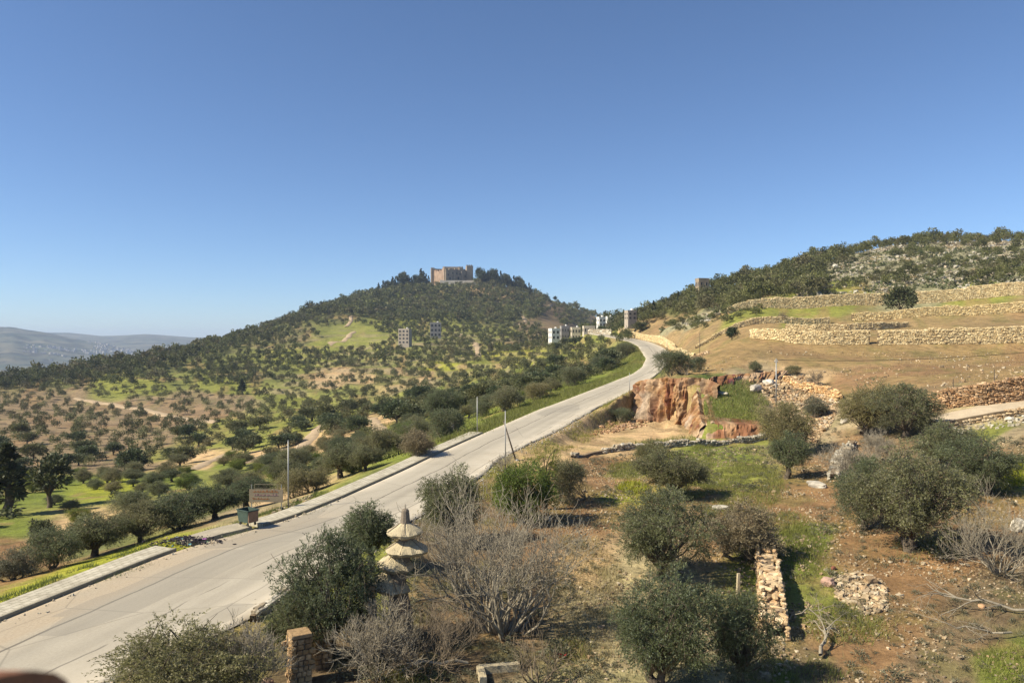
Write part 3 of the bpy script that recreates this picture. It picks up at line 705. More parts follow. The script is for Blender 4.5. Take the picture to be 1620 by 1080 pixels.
def stone_wall(name, label, pts, height, stone=(.5, .34, .32), thick=.7, tints=STONE_T, batter=.12, seed=1, ragged=.3, cat='stone wall', group=None, zbase=None, bright=1.0):
    R = np.random.default_rng(seed); P = np.array(pts, float)[:, :2]
    t = np.concatenate([[0], np.cumsum(np.linalg.norm(np.diff(P, axis=0), axis=1))]); Lt = t[-1]
    hfun = (lambda s: np.interp(s, np.linspace(0, Lt, len(height)), height)) if not np.isscalar(height) else (lambda s: np.full_like(np.asarray(s, float), height))
    pos, size, rot = [], [], []
    hmax = float(np.max(height)); nc = int(math.ceil(hmax / stone[1]))
    for c in range(nc):
        s = R.uniform(0, stone[0])
        while s < Lt:
            l = stone[0] * R.uniform(.55, 1.5); sc = s + l / 2; s += l * .96
            if sc > Lt: break
            z = (c + .5) * stone[1]
            if z > float(hfun(sc)) + ragged * stone[1] * (3 * float(vnoise(sc / 2.3, 1.0, seed)) - 1.3): continue
            x, y = np.interp(sc, t, P[:, 0]), np.interp(sc, t, P[:, 1]); i = min(np.searchsorted(t, sc, 'right') - 1, len(P) - 2)
            d = (P[i + 1] - P[i]) / (np.linalg.norm(P[i + 1] - P[i]) + 1e-9); nn = np.array([-d[1], d[0]])
            for side in ((-1, 1) if thick > .3 else (0,)):
                o = side * (thick / 2 - stone[2] * .3) * (1 - batter * z / max(hmax, .1)) + R.normal(0, .04)
                q = np.array([x, y]) + nn * o
                zb = zbase if zbase is not None else float(zq(*(q)))
                pos.append((q[0], q[1], zb + z + R.normal(0, .03))); size.append((l * 1.06, stone[2] * R.uniform(.8, 1.3), stone[1] * R.uniform(.85, 1.25))); rot.append(math.atan2(d[1], d[0]) + R.normal(0, .1))
            if thick > .75 and float(hfun(sc)) - z < stone[1] * 1.2:
                q = np.array([x, y]) + nn * R.normal(0, thick * .15); pos.append((q[0], q[1], float(zq(*q)) + z)); size.append((l, thick * .6, stone[1])); rot.append(R.random() * 6)
    pos = np.array(pos); n = len(pos); V, fs = blob_rocks(n, R, np.array(size), .55, .12)
    tint = tints[R.integers(0, len(tints), n)] * R.uniform(.75, 1.2, (n, 1)) * bright
    V, Fq, T = place_rocks(V, fs, pos, np.array(rot), tint)
    # rubble core behind the faces
    ns = max(3, int(Lt / 1.0)); cv = []
    for s in np.linspace(.05, Lt - .05, ns):
        x, y = np.interp(s, t, P[:, 0]), np.interp(s, t, P[:, 1]); i = min(np.searchsorted(t, s, 'right') - 1, len(P) - 2)
        d = (P[i + 1] - P[i]) / (np.linalg.norm(P[i + 1] - P[i]) + 1e-9); nn = np.array([-d[1], d[0]]); zb = zbase if zbase is not None else float(zq(x, y)); h = float(hfun(s)) * .9
        for o, z in ((-.28, -.3), (-.25, h), (.25, h), (.28, -.3)): q = np.array([x, y]) + nn * o * thick; cv.append((q[0], q[1], zb + z))
    cv = np.array(cv); b = len(V) + np.arange(ns - 1)[:, None] * 4
    Fc = np.concatenate([np.concatenate([b + k, b + k + 4, b + k + 5, b + k + 1], 1) for k in range(3)])
    T2 = np.tile(np.array([[.20, .15, .095]]), (len(cv), 1))
    o = link(name, mesh_from(name, np.concatenate([V, cv]), [np.concatenate([Fq, Fc])], M['stone'], np.concatenate([T, T2])))
    return tag(o, label, cat, group)

def boulder(name, label, loc, size, tint, seed, sub=3, rz=0.0, cat='rock', group=None, sink=.25):
    import bmesh
    bm = bmesh.new(); bmesh.ops.create_icosphere(bm, subdivisions=sub, radius=.5)
    V = np.array([v.co[:] for v in bm.verts]); Fc = np.array([[v.index for v in f.verts] for f in bm.faces]); bm.free()
    k = V * 3 + seed * 7.3
    nz = fbm(k[:, 0] + k[:, 2] * .7, k[:, 1] - k[:, 2] * .6, 4, seed); V = V * (1 + .38 * nz[:, None]); V[:, 2] = np.where(V[:, 2] > .25, .25 + (V[:, 2] - .25) * .5, V[:, 2])
    V = V * np.array(size); T = np.array(tint)[None] * (1 + .25 * nz[:, None])
    o = link(name, mesh_from(name, V, Fc, M['rockface'], T), None, (loc[0], loc[1], loc[2] + size[2] * (.5 - sink))); o.rotation_euler = (0, 0, rz)
    return tag(o, label, cat, group)

# ---- prototypes
PT = {}
for i, (H, Wd, nt_w, low, dark) in enumerate(((4.6, 5.0, 2900, .10, 0), (4.2, 4.6, 2500, .14, 1), (5.0, 5.6, 3100, .08, 0), (4.0, 3.8, 1900, .2, 1))):
    PT['olive%d' % i] = proto_from(olive(100 + i, H, Wd, 44 + 4 * i, nt_w, 13, low=low, n_trunk=2 if i == 2 else 1, brown=.05), M['olive_dark' if dark else 'olive'], M['bark'], 'olive')
PT['bright'] = proto_from(olive(120, 3.6, 4.2, 40, 2400, 12, leaf=(.09, .045), low=.04, n_trunk=3, brown=.0), M['green_leaf'], M['bark'], 'bright_shrub')
PT['sapling'] = proto_from(olive(121, 5.2, 2.2, 16, 420, 10, leaf=(.08, .04), low=.3, n_trunk=2, brown=.0), M['green_leaf'], M['bark'], 'sapling')
for i in range(3):
    PT['shrub%d' % i] = proto_from(olive(130 + i, 2.6, 3.4, 34, 2000, 11, leaf=(.09, .034), low=.03, n_trunk=4, brown=.16), M['olive' if i else 'grey_twig_leaf'], M['brown_twig'], 'shrub')
for i in range(5):
    PT['mid%d' % i] = proto_from(clump_tree(200 + i, 4.2 + .3 * (i % 3), 4.8 + .35 * (i % 2), 30 + 3 * i, 2600, .24, low=.05 + .03 * (i % 3)), M['mid_olive'], M['bark'], 'orchard_olive')
for i in range(3):
    PT['cone%d' % i] = proto_from(clump_tree(230 + i, 9.5, 4.2 + .5 * i, 60, 2600, .34, low=.06, shape='cone', brown=0), M['conifer'], M['bark'], 'conifer')
for i in range(2):
    PT['pine%d' % i] = proto_from(clump_tree(240 + i, 9.5, 7.0, 34, 2400, .36, low=.12, brown=0), M['conifer'], M['bark'], 'pine')
PT['hillbush'] = proto_from(clump_tree(250, 3.6, 5.0, 26, 2200, .22, low=.02, brown=0), M['conifer'], M['bark'], 'bush')
# ------------------------------------------------------------------ trees and shrubs standing near the camera
def spot(u, v, d=None):
    if d is None: return at(u, v)
    x = (u - CU) / F * d; return np.array([x, d, float(zq(x, d))])
def fit(proto, px_w, P, hpx=None):
    wm = px_w * P[1] / F; s = wm * .84 / max(proto.size[0], proto.size[1])
    if hpx is None: return s
    return (s, s, hpx * .95 * P[1] / F / proto.size[2])
NEAR = [  # proto, u, v of foot (or None), distance (or None), crown width px, crown height px, turn, name, label, category
 ('olive2', 300, None, 25.5, 245, 165, .3, 'olive_tree', 'broad grey-green olive tree beside the road at the lower edge, cut by the frame', 'olive tree'),
 ('olive0', 522, None, 31.0, 165, 205, 2.1, 'olive_tree', 'tall dense olive tree rising over the stone pillars', 'olive tree'),
 ('olive1', 462, None, 30.0, 90, 120, 4.4, 'olive_tree', 'small olive tree leaning toward the road in front of the stone pillars', 'olive tree'),
 ('olive3', 590, None, 42.0, 92, 112, 1.0, 'olive_tree', 'small thin-crowned olive tree behind the tiered stone tower, against the road', 'olive tree'),
 ('olive1', 712, 862, None, 100, 122, 5.0, 'olive_tree', 'rounded olive tree between the road and the bare fig bush', 'olive tree'),
 ('bright', 822, 826, None, 112, 100, .7, 'green_bush', 'bright yellow-green bush at the roadside by the leaning pole', 'bush'),
 ('sapling', 862, 806, None, 52, 116, .2, 'sapling', 'thin upright yellow-green sapling beside the bright bush', 'tree'),
 ('shrub1', 896, 796, None, 66, 72, 2.2, 'olive_shrub', 'dark olive shrub right of the bright green bush, casting shade on red soil', 'bush'),
 ('olive0', 1046, 917, None, 162, 150, 3.3, 'olive_tree', 'large round dense olive tree above the dark stone pit', 'olive tree'),
 ('olive2', 1045, None, 28.0, 188, 190, 1.7, 'olive_tree', 'large olive tree at the bottom edge just left of the dry-stone wall', 'olive tree'),
 ('olive0', 1172, None, 28.6, 118, 150, 2.9, 'olive_tree', 'narrow olive tree touching the rubble wall at the bottom edge', 'olive tree'),
 ('olive1', 1066, 788, None, 108, 80, .9, 'olive_tree', 'flat-topped olive tree on red soil below the quarry clearing', 'olive tree'),
 ('olive3', 1028, 742, None, 56, 48, 4.1, 'olive_tree', 'small olive tree tucked behind the flat-topped olive below the quarry', 'olive tree'),
 ('olive0', 1246, 718, None, 98, 84, 5.5, 'olive_tree', 'round olive tree at the foot of the tan rubble slope', 'olive tree'),
 ('olive3', 1245, 757, None, 66, 76, 3.6, 'olive_tree', 'small single-trunk olive tree shading bare soil in front of a rounder olive', 'olive tree'),
 ('olive2', 1372, 690, None, 110, 88, 2.4, 'olive_tree', 'big silvery olive tree below the ochre field, left one of the joined pair', 'olive tree'),
 ('olive0', 1432, 692, None, 106, 88, 1.2, 'olive_tree', 'big dark olive tree by the reddish stone wall, right one of the joined pair', 'olive tree'),
 ('olive1', 1492, 742, None, 92, 78, 2.0, 'olive_tree', 'olive tree just under the gravel lane', 'olive tree'),
 ('olive2', 1555, 782, None, 120, 95, 3.9, 'olive_tree', 'spreading dark olive tree with deep shadow next to the yellow flowers', 'olive tree'),
 ('olive2', 1440, 872, None, 175, 170, .5, 'olive_tree', 'largest olive tree right of centre, bushy down to the ground', 'olive tree'),
 ('olive0', 1368, 838, None, 110, 120, 2.6, 'olive_tree', 'olive tree mingled with grey bare twigs, joined to the largest olive', 'olive tree'),
 ('shrub0', 1182, 885, None, 118, 92, .4, 'grey_shrub', 'grey twiggy shrub beside the white limestone boulder', 'bush'),
 ('shrub0', 1290, 660, None, 46, 34, 1.5, 'grey_shrub', 'small grey shrub on the lower rubble slope', 'bush'),
 ('shrub1', 1065, 597, 124, 62, 44, 1.0, 'olive_shrub', 'windswept dark tree on the quarry rim by the road bend', 'tree'),
 ('shrub1', 1104, 590, 130, 26, 26, 4.0, 'olive_shrub', 'little round shrub on the quarry rim right of the windswept tree', 'bush'),
 ('hillbush', 1158, 532, 182, 22, 22, 1.1, 'dark_bush', 'small dark round bush at the end of the lowest terrace wall', 'bush'),
 ('hillbush', 1425, 491, 214, 52, 46, 2.0, 'dark_bush', 'large dark round bush in front of the upper terrace walls', 'bush'),
 ('shrub1', 1255, 588, 126, 26, 16, 4.0, 'olive_shrub', 'low dark shrub at the metal pole on the quarry rim', 'bush'),
 ('shrub2', 1195, 586, 128, 20, 18, 4.0, 'olive_shrub', 'tiny green shrub on the field edge above the quarry', 'bush'),
 ('shrub1', 985, 668, None, 40, 24, 0, 'grey_shrub', 'brownish shrub on the bank left of the red rock face', 'bush'),
 ('cone1', 12, 815, None, 70, 118, 1.0, 'cypress_tree', 'very dark tall conifer at the edge of the orchard, cut by the frame', 'conifer tree'),
 ('pine0', 78, 803, None, 72, 84, 2.0, 'cypress_tree', 'broad blackish conifer left of the roadside olives', 'conifer tree'),
 ('cone2', 383, 628, 420, 15, 26, 0, 'cypress_tree', 'slim dark conifer alone above the pinkish orchard soil', 'conifer tree'),
 ('mid2', 66, 862, None, 45, 42, .6, 'olive_tree', 'single olive tree with visible trunk on bare soil below the pavement', 'olive tree'),
 ('shrub2', 82, None, 53, 80, 70, 0.4, 'olive_shrub', 'grey-green bush hugging the outer edge of the pavement near its start', 'bush'),
 ('shrub0', 22, None, 50, 70, 50, 0.9, 'grey_shrub', 'low grey bush at the frame edge beside the pavement', 'bush'),
 ('olive1', 150, None, 58, 102, 73, 2.5, 'olive_tree', 'dense olive tree along the pavement, nearest to the frame edge in its row', 'olive tree'),
 ('olive0', 222, None, 60.5, 87, 67, 4.0, 'olive_tree', 'dense olive tree along the pavement above the straight kerb', 'olive tree'),
 ('shrub2', 282, None, 63, 99, 60, 5.2, 'olive_tree', 'bushy olive tree behind the burnt patch on the pavement', 'olive tree'),
 ('olive1', 338, None, 66, 85, 60, 1.2, 'olive_tree', 'olive tree left of the green dumpster', 'olive tree'),
 ('olive3', 392, None, 71, 77, 52, 3.0, 'olive_tree', 'olive tree rising behind the painted sign board', 'olive tree'),
 ('shrub1', 205, 812, None, 67, 37, 3.0, 'olive_shrub', 'low brown-green bush behind the row of pavement olives', 'bush'),
 ('shrub1', 465, None, 74, 67, 47, 3.0, 'olive_shrub', 'dark bush behind the tall street pole', 'bush'),
 ('olive3', 540, None, 83, 70, 55, 3.0, 'olive_tree', 'olive tree left of the road between the street pole and the kerb end', 'olive tree'),
 ('shrub2', 500, None, 76, 42, 33, 1.0, 'olive_shrub', 'light green bush next to the street pole', 'bush'),
 ('olive2', 600, None, 92, 70, 55, 1.0, 'olive_tree', 'grey-green olive tree above the far kerb', 'olive tree'),
 ('shrub0', 660, 722, None, 64, 44, 2.0, 'grey_shrub', 'greyish leafless-looking bush beside the small white sign', 'bush'),
 ('shrub1', 705, 694, None, 62, 50, 2.0, 'olive_shrub', 'dense bush where the pavement ends', 'bush'),
 ('olive1', 700, 668, None, 60, 55, 2.0, 'olive_tree', 'big dark green tree standing above the end of the pavement', 'olive tree'),
 ('shrub2', 800, 650, None, 55, 40, 2.0, 'grey_shrub', 'low olive bush on the roadside bank past the thin street pole', 'bush'),
 ('shrub1', 850, 632, None, 50, 28, 2.0, 'olive_shrub', 'dark bush on the roadside bank halfway to the bend', 'bush'),
 ('shrub1', 905, 610, None, 45, 31, 2.0, 'olive_shrub', 'dark bush on the green verge near the bend', 'bush'),
 ('shrub2', 950, 588, None, 42, 28, 2.0, 'olive_shrub', 'rounded bush inside the road bend', 'bush'),
 ('shrub1', 988, 566, None, 38, 25, 2.0, 'olive_shrub', 'last dark bush inside the bend, against the road', 'bush'),
]
for pr, u, v, d, wpx, hpx, rz, nm, lab, cat in NEAR:
    P = spot(u, v or 1000, d); pr_ = PT[pr]
    put_tree(pr_, nm, lab, cat, (P[0], P[1], P[2] - .05), rz, fit(pr_, wpx, P, hpx))

# ---- leafless shrubs and fallen boughs
def bare(name, label, V_F, mat, loc, rz=0, tilt=(0, 0), s=1.0, cat='bare shrub'):
    o = link(name, mesh_from(name, V_F[0], V_F[1], mat, smooth=True), None, loc); o.rotation_euler = (tilt[0], tilt[1], rz); o.scale = (s, s, s)
    return tag(o, label, cat)
def G(u, v, d=None, up=0):
    P = spot(u, v, d); return (P[0], P[1], P[2] + up)
bare('fig_bush', 'huge leafless fig bush with grey upcurving twigs right of the stone tower', bare_shrub(301, 5.6, 1.9, 28, 4, .36, .08, .45, .7, kids=(1, 2)), M['pale_bark'], G(795, None, 33.5), s=1.14)
bare('fig_bush', 'leafless grey-brown bush behind the fig bush, below the rounded olive', bare_shrub(302, 4.4, 1.3, 11, 4, .34, .05, .5, .3, kids=(1, 2)), M['pale_bark'], G(752, None, 38))
bare('fig_bush', 'low dry brown bush in front of the stone tower', bare_shrub(303, 3.3, 1.5, 11, 4, .34, .04, .45, .3, kids=(1, 2)), M['brown_twig'], G(690, None, 29.5))
bare('fig_bush', 'leafless bush with dark stems at the bottom edge, in front of the fig bush', bare_shrub(304, 2.3, 1.8, 8, 3, .36, .045, .45, .3, kids=(1, 2)), M['brown_twig'], G(850, None, 28.6))
bare('fig_bush', 'tangle of dry twigs between the stone pillars and the tower', bare_shrub(305, 3.2, 1.4, 11, 4, .33, .028, .3, .3), M['pale_bark'], G(600, None, 28.8))
bare('bare_shrub', 'pale pinkish leafless shrub growing through the olive at the lower edge', bare_shrub(306, 3.4, .9, 9, 4, .32, .026, .4, .25), M['pale_bark'], G(375, None, 26.5))
bare('bare_shrub', 'grey leafless shrub below the joined pair of olives', bare_shrub(307, 3.8, .9, 10, 4, .33, .03, .4, .3), M['pale_bark'], G(1385, 735))
bare('bare_shrub', 'grey twigs standing among the leaves of the largest olive', bare_shrub(308, 4.2, .9, 9, 4, .34, .03, .4, .3), M['pale_bark'], G(1345, 775))
bare('bare_shrub', 'wide silvery leafless bush at the frame edge below the dark shadow', bare_shrub(309, 4.6, 2.0, 14, 4, .36, .055, .4, .4, kids=(1, 2)), M['pale_bark'], G(1585, 908))
bare('bare_shrub', 'pinkish blossoming bare bush at the foot of the leaning pole', bare_shrub(310, 1.9, 1.1, 9, 3, .36, .022, .3, .3), M['pale_bark'], G(797, 745))
bare('bare_shrub', 'small dark leafless bush on the second terrace', bare_shrub(311, 3.2, .6, 7, 4, .32, .07, .4, .3), M['brown_twig'], G(1238, None, 203))
bare('bare_shrub', 'small leafless tree near the metal pole at the field edge', bare_shrub(312, 2.6, .7, 6, 4, .33, .03, .4, .2), M['brown_twig'], G(1290, 612))
bare('bare_shrub', 'low grey leafless scrub by the dark shade pit', bare_shrub(313, 1.8, 1.2, 9, 4, .34, .02, .3, .3), M['pale_bark'], G(1140, 850))
def fallen(seed, Lm, r, n, spread=.9):
    R = np.random.default_rng(seed); segs = []
    P = bent(np.array([0, 0, .12]), np.array([Lm, 0, .45]), r, r * .55, 6, .07, R, segs)
    def sub(p, d, L, rr, lev):
        for i in range(4):
            d = unit(d + R.normal(0, .2, 3) + np.array([0, 0, .03 if p[2] < .3 else -.05])); q = p + d * L / 4; segs.append((p, q, rr, rr * .82)); p = q; rr *= .82
            if lev and i > 0: sub(p, unit(d + R.normal(0, .75, 3) * np.array([1, 1, .5])), L * .65, rr * .65, lev - 1)
    for k in range(n): sub(P[R.integers(2, 7)], unit(np.array([1.0, R.normal(0, spread), R.normal(.25, .25)])), Lm * R.uniform(.35, .6), r * .45, 2)
    return tubes(segs, 5)
bare('fallen_branch', 'dead pale bough with thick sawn end lying right of the rubble wall', fallen(320, 2.4, .085, 6), M['pale_bark'], G(1298, 1042, None, .05), 1.05, cat='fallen branch')
bare('fallen_branch', 'long dead forked bough lying across the soil toward the frame edge', fallen(321, 3.4, .07, 7), M['pale_bark'], G(1625, 972, None, .1), 2.85, cat='fallen branch')
bare('fallen_branch', 'thin dead bough lying near the green patch at the lower corner', fallen(322, 2.6, .05, 6), M['pale_bark'], G(1600, 1008, None, .1), 3.3, cat='fallen branch')
bare('fallen_branch', 'grey dead bough lying along the ground in front of the fig bush', fallen(323, 3.0, .06, 5), M['pale_bark'], G(740, None, 29.2, .3), 3.3, cat='fallen branch')
bare('fallen_branch', 'heap of dead grey twigs between the rubble wall and the sawn bough', fallen(324, 1.8, .03, 9, 1.6), M['pale_bark'], G(1250, 985, None, .05), .3, cat='fallen branch')
# ------------------------------------------------------------------ scattered trees: individuals where they show largest, the rest as woodland
def visv(x, y, tol=2.0):
    u = CU + F * x / y; i = np.clip(np.round((u - UG[0]) / 5).astype(int), 0, len(UG) - 1); j = np.clip(np.searchsorted(LG, np.log(y)), 0, len(LG) - 1)
    return u, HZ - F * zq(x, y) / y, VG[i, j] <= VMIN[i, j] + tol
def thin(P, dist, R):
    P = P[R.permutation(len(P))]; cell = {}; out = []
    for p in P:
        r = dist if np.isscalar(dist) else dist(p); k = (int(p[0] // r), int(p[1] // r)); ok = True
        for a in (-1, 0, 1):
            for b in (-1, 0, 1):
                for q in cell.get((k[0] + a, k[1] + b), ()):
                    if (p[0] - q[0]) ** 2 + (p[1] - q[1]) ** 2 < r * r: ok = False; break
                if not ok: break
            if not ok: break
        if ok: cell.setdefault(k, []).append(p); out.append(p)
    return np.array(out)
def scatter(poly, spacing, seed, dmin=40, dmax=1150, n=60000, tol=2.0, keep=1.0, clump=None):
    R = np.random.default_rng(seed); poly = np.array(poly, float)
    u = R.uniform(poly[:, 0].min(), poly[:, 0].max(), n); d = np.sqrt(R.uniform(dmin ** 2, dmax ** 2, n)); x = (u - CU) / F * d
    uu, vv, vis = visv(x, d, tol); m = vis & in_poly(uu, vv, poly)
    if clump: m &= fbm(x / clump[0], d / clump[0], 3, seed) > clump[1]
    P = np.stack([x, d], 1)[m]
    if not len(P): return P
    P = thin(P, spacing, R)
    return P[R.random(len(P)) < keep]
TREES = []   # x, y, width m, height m, kind, area
def add(P, w, h, kind, area, seed=0):
    R = np.random.default_rng(seed + len(P))
    for p in P:
        s = float(np.clip(R.lognormal(-.02, .13 if area == 'rows' else .25), .5, 1.7)); TREES.append((p[0], p[1], w * s, h * s * R.uniform(.85, 1.15), kind, area))
def off_road(P, marg=3.0):
    if not len(P): return P
    xl = np.interp(P[:, 1], dr, RL[:, 0]); xr = np.interp(P[:, 1], dr, RRm[:, 0])
    return P[(P[:, 1] > 420) | (P[:, 0] < xl - marg) | (P[:, 0] > xr + marg)]
# planted rows on the pinkish soil
ang = 1.0; gx, gy = np.meshgrid(np.arange(-70, 70) * 10.5, np.arange(-70, 70) * 9.5)
R0 = np.random.default_rng(5); gx = gx + R0.normal(0, 1.9, gx.shape); gy = gy + R0.normal(0, 1.9, gy.shape)
ox = -170 + gx * math.cos(ang) - gy * math.sin(ang); oy = 300 + gx * math.sin(ang) + gy * math.cos(ang); ok = (oy > 120) & (oy < 560)
ox, oy = ox[ok], oy[ok]; uu, vv, vis = visv(ox, oy)
orch = np.array([(-40, 622), (110, 616), (260, 612), (400, 622), (470, 640), (480, 690), (450, 735), (330, 768), (200, 782), (110, 785), (-40, 775)], float)
m = vis & in_poly(uu, vv, orch) & (R0.random(len(ox)) < .92)
add(np.stack([ox, oy], 1)[m], 4.3, 3.5, 'olive', 'rows', 1)
# mixed olives and shrubs through the middle valley
P = off_road(scatter([(400, 612), (560, 575), (700, 570), (850, 545), (905, 548), (1000, 545), (1012, 560), (985, 578), (880, 615), (740, 672), (640, 735), (560, 765), (450, 770), (400, 745), (470, 690), (480, 640)], lambda p: 4.6 + p[1] * .005, 11, 80, 620, 60000, clump=(34, -.24)), 8.0)
add(P, 3.9, 3.1, 'olive', 'valley', 2)
P = off_road(scatter([(470, 690), (560, 640), (760, 620), (900, 590), (985, 560), (985, 580), (870, 625), (740, 690), (640, 738), (540, 775), (430, 790), (380, 780)], 5.2, 12, 75, 300, 20000, clump=(16, -.05)), 6.5)
P = P[(P[:, 1] > 170) | (np.random.default_rng(3).random(len(P)) < .7)]; add(P, 3.3, 2.4, 'olive', 'bank', 3)
P = scatter([(-40, 790), (120, 765), (260, 760), (420, 765), (420, 800), (330, 815), (200, 825), (100, 830), (-40, 850)], 6.5, 13, 70, 160, 9000, clump=(14, .05)); add(P, 3.2, 2.3, 'olive', 'below', 4)
# terraced slope under the castle
P = scatter([(330, 575), (400, 548), (480, 500), (560, 510), (650, 515), (760, 520), (850, 515), (870, 540), (850, 552), (700, 575), (560, 580), (400, 612), (300, 612)], lambda p: 6.8, 14, 380, 900, 60000, clump=(70, -.3)); add(P, 4.9, 4.3, 'wood', 'slope', 5)
P = scatter([(150, 600), (330, 570), (400, 575), (400, 610), (250, 612), (100, 618), (-40, 622), (-40, 606)], 7.5, 15, 380, 760, 40000, clump=(60, -.28)); add(P, 5.2, 4.6, 'wood', 'slope', 6)
# the long left skyline
P = scatter([(-60, 600), (0, 596), (150, 577), (320, 540), (400, 515), (480, 488), (495, 502), (420, 540), (330, 566), (240, 588), (120, 606), (-60, 622)], 5.6, 16, 450, 960, 90000, 9.0, clump=(60, -.45)); add(P, 6.2, 5.6, 'wood', 'skyline', 7)
# castle hill wood
P = scatter([(470, 496), (500, 484), (590, 462), (640, 448), (680, 446), (750, 447), (800, 446), (840, 462), (875, 482), (868, 494), (842, 508), (800, 515), (760, 515), (700, 511), (650, 513), (610, 512), (570, 502), (520, 501), (480, 503)], 6.2, 17, 620, 1060, 120000, 6.0, clump=(80, -.46)); add(P, 7.2, 7.0, 'wood', 'castle', 8)
P = scatter([(860, 480), (900, 485), (950, 496), (985, 500), (985, 520), (940, 520), (890, 515)], 8, 18, 400, 1150, 40000, 8.0); add(P, 6.5, 6.0, 'wood', 'saddle', 9)
P = scatter([(850, 520), (985, 520), (1000, 545), (900, 552), (850, 548)], 6, 19, 300, 620, 20000, clump=(30, -.2)); add(P, 4.8, 4.2, 'wood', 'village', 10)
# scrub on the right-hand hill
P = scatter([(990, 506), (1030, 486), (1110, 456), (1200, 430), (1300, 404), (1345, 392), (1310, 420), (1295, 470), (1240, 478), (1160, 488), (1080, 500), (1020, 515)], 4.2, 20, 240, 420, 50000, 5.0, clump=(30, -.5)); add(P, 5.4, 4.3, 'scrub', 'hill', 11)
P = scatter([(1300, 402), (1400, 376), (1620, 368), (1760, 370), (1760, 392), (1620, 398), (1500, 392), (1400, 398), (1330, 420)], 5.0, 21, 300, 425, 40000, 5.0, clump=(26, -.2)); add(P, 5.0, 4.2, 'scrub', 'crest', 12)
P = scatter([(1290, 470), (1320, 410), (1450, 395), (1760, 395), (1760, 455), (1620, 455), (1460, 466), (1380, 474), (1240, 482)], 4.6, 22, 225, 405, 30000, 2.0, clump=(20, .02)); add(P, 3.6, 2.6, 'scrub', 'rocky', 13)
P = scatter([(1030, 520), (1100, 500), (1180, 488), (1250, 482), (1180, 505), (1100, 522), (1040, 528)], 4, 23, 200, 300, 9000, clump=(16, .0)); add(P, 2.8, 1.8, 'scrub', 'rocky', 14)
# keep clear of what is built in part 6
def clear_of(T, boxes):
    out = []
    for t in T:
        u = CU + F * t[0] / t[1]; v0 = HZ - F * float(zq(t[0], t[1])) / t[1]; hp = t[3] * F / t[1]; wp = t[2] * F / t[1] * .45; bad = False
        for (u0, u1, va, vb, dd) in boxes:
            if t[1] < dd + 4 and u + wp > u0 and u - wp < u1 and v0 > va and v0 - hp < vb: bad = True
            if abs(t[1] - dd - 5) < 9 and u0 - 2 < u < u1 + 2: bad = True
        if not bad: out.append(t)
    return out
TREES = clear_of(TREES, [(683, 746, 424, 445, 1050), (628, 653, 519, 542, 598), (677, 699, 508, 531, 640), (868, 923, 505, 541, 490), (924, 960, 500, 525, 430), (988, 1011, 486, 503, 350), (1103, 1120, 430, 447, 374)])
for ps in TRACKS:
    ln = np.array(ps); TREES = [t for t in TREES if poly_dist(np.array([t[0]]), np.array([t[1] + 1.5]), ln, False)[0] > 1.6 + t[2] * .32]
TREES.sort(key=lambda t: -t[2] / t[1])
WHERE = {'rows': ('olive trees in rows on the pinkish orchard soil', ['round dark olive tree standing in the planted rows on pinkish soil', 'grey-green olive tree in the planted rows among grass and bare earth', 'small olive tree in the upper orchard rows under the long ridge']),
         'valley': ('olive trees scattered in the middle valley', ['olive tree in the green valley between the orchard and the castle hill', 'grey olive tree among yellow-green grass below the white houses', 'olive tree in the broken terraces at the valley bottom']),
         'bank': ('bushy olive trees on the bank below the road', ['bushy olive tree on the bank below the road verge', 'low olive tree on the slope under the road near the bend', 'dense olive tree in the thicket below the pavement end']),
         'below': ('olive trees under the pavement slope', ['olive tree below the pavement slope beside the dark conifers', 'rough olive tree on the low ground behind the pavement row', 'olive tree by the grass strip under the pavement'])}
n_ind = 0; rest = []
for t in TREES:
    x, y, wd, h, kind, area = t
    if kind == 'olive' and n_ind < 255:
        p = PT['mid%d' % (n_ind % 5)] if y > 170 else PT[('olive0', 'olive1', 'shrub1', 'olive2', 'shrub2', 'olive3', 'bright')[n_ind % 7]]; wd, h = (wd, h) if y > 170 else (wd * .66, h * .68); u = CU + F * x / y; grp, labs = WHERE[area]
        lab = labs[0 if y < 200 else (1 if y < 290 else 2)]
        o = put_tree(p, 'olive_tree', lab, 'olive tree', (x, y, float(zq(x, y)) - .05), (n_ind * 2.4) % 6.28, (wd / p.size[0], wd / p.size[0], h / p.size[2]), ('lower ' if y < 200 else ('middle ' if y < 290 else 'upper ')) + grp)
        n_ind += 1
    else: rest.append(t)
# conifers along the castle top, each a thing
CON0 = [(606, 9), (613, 8), (621, 10), (629, 9), (636, 12), (643, 9), (651, 8), (659, 9), (666, 13), (674, 9), (760, 12), (766, 10), (772, 11), (778, 12), (785, 11), (792, 11), (799, 10), (806, 9), (813, 10), (821, 10), (829, 8), (837, 8), (878, 4), (599, 8)]
CON = [(a, b * 1.75) for a, b in CON0] + [(a + 4, b * 1.45 + .7) for a, b in CON0[:10]] + [(a + 3, b * 1.45 + .5) for a, b in CON0[10:22]]
for i, (u, h) in enumerate(CON):
    ii = int((u - UG[0]) / 5); j = int(np.argmin(np.where((DG > 700) & (DG < 1150), VG[ii], 9999))); d = DG[j] - (8 if i < 24 else 22); x = (u - CU) / F * d
    p = PT['cone%d' % (i % 3)] if i % 3 != 1 else PT['pine%d' % (i % 2)]; s = h / p.size[2]
    side = 'left of the castle' if u < 700 else 'right of the castle'
    put_tree(p, 'pine_tree', 'dark conifer on the hilltop skyline ' + side, 'conifer tree', (x, d, float(zq(x, d)) - .3), i * 1.7, (s * 1.15, s * 1.15, s * 1.1), 'conifers on the hilltop ' + side)
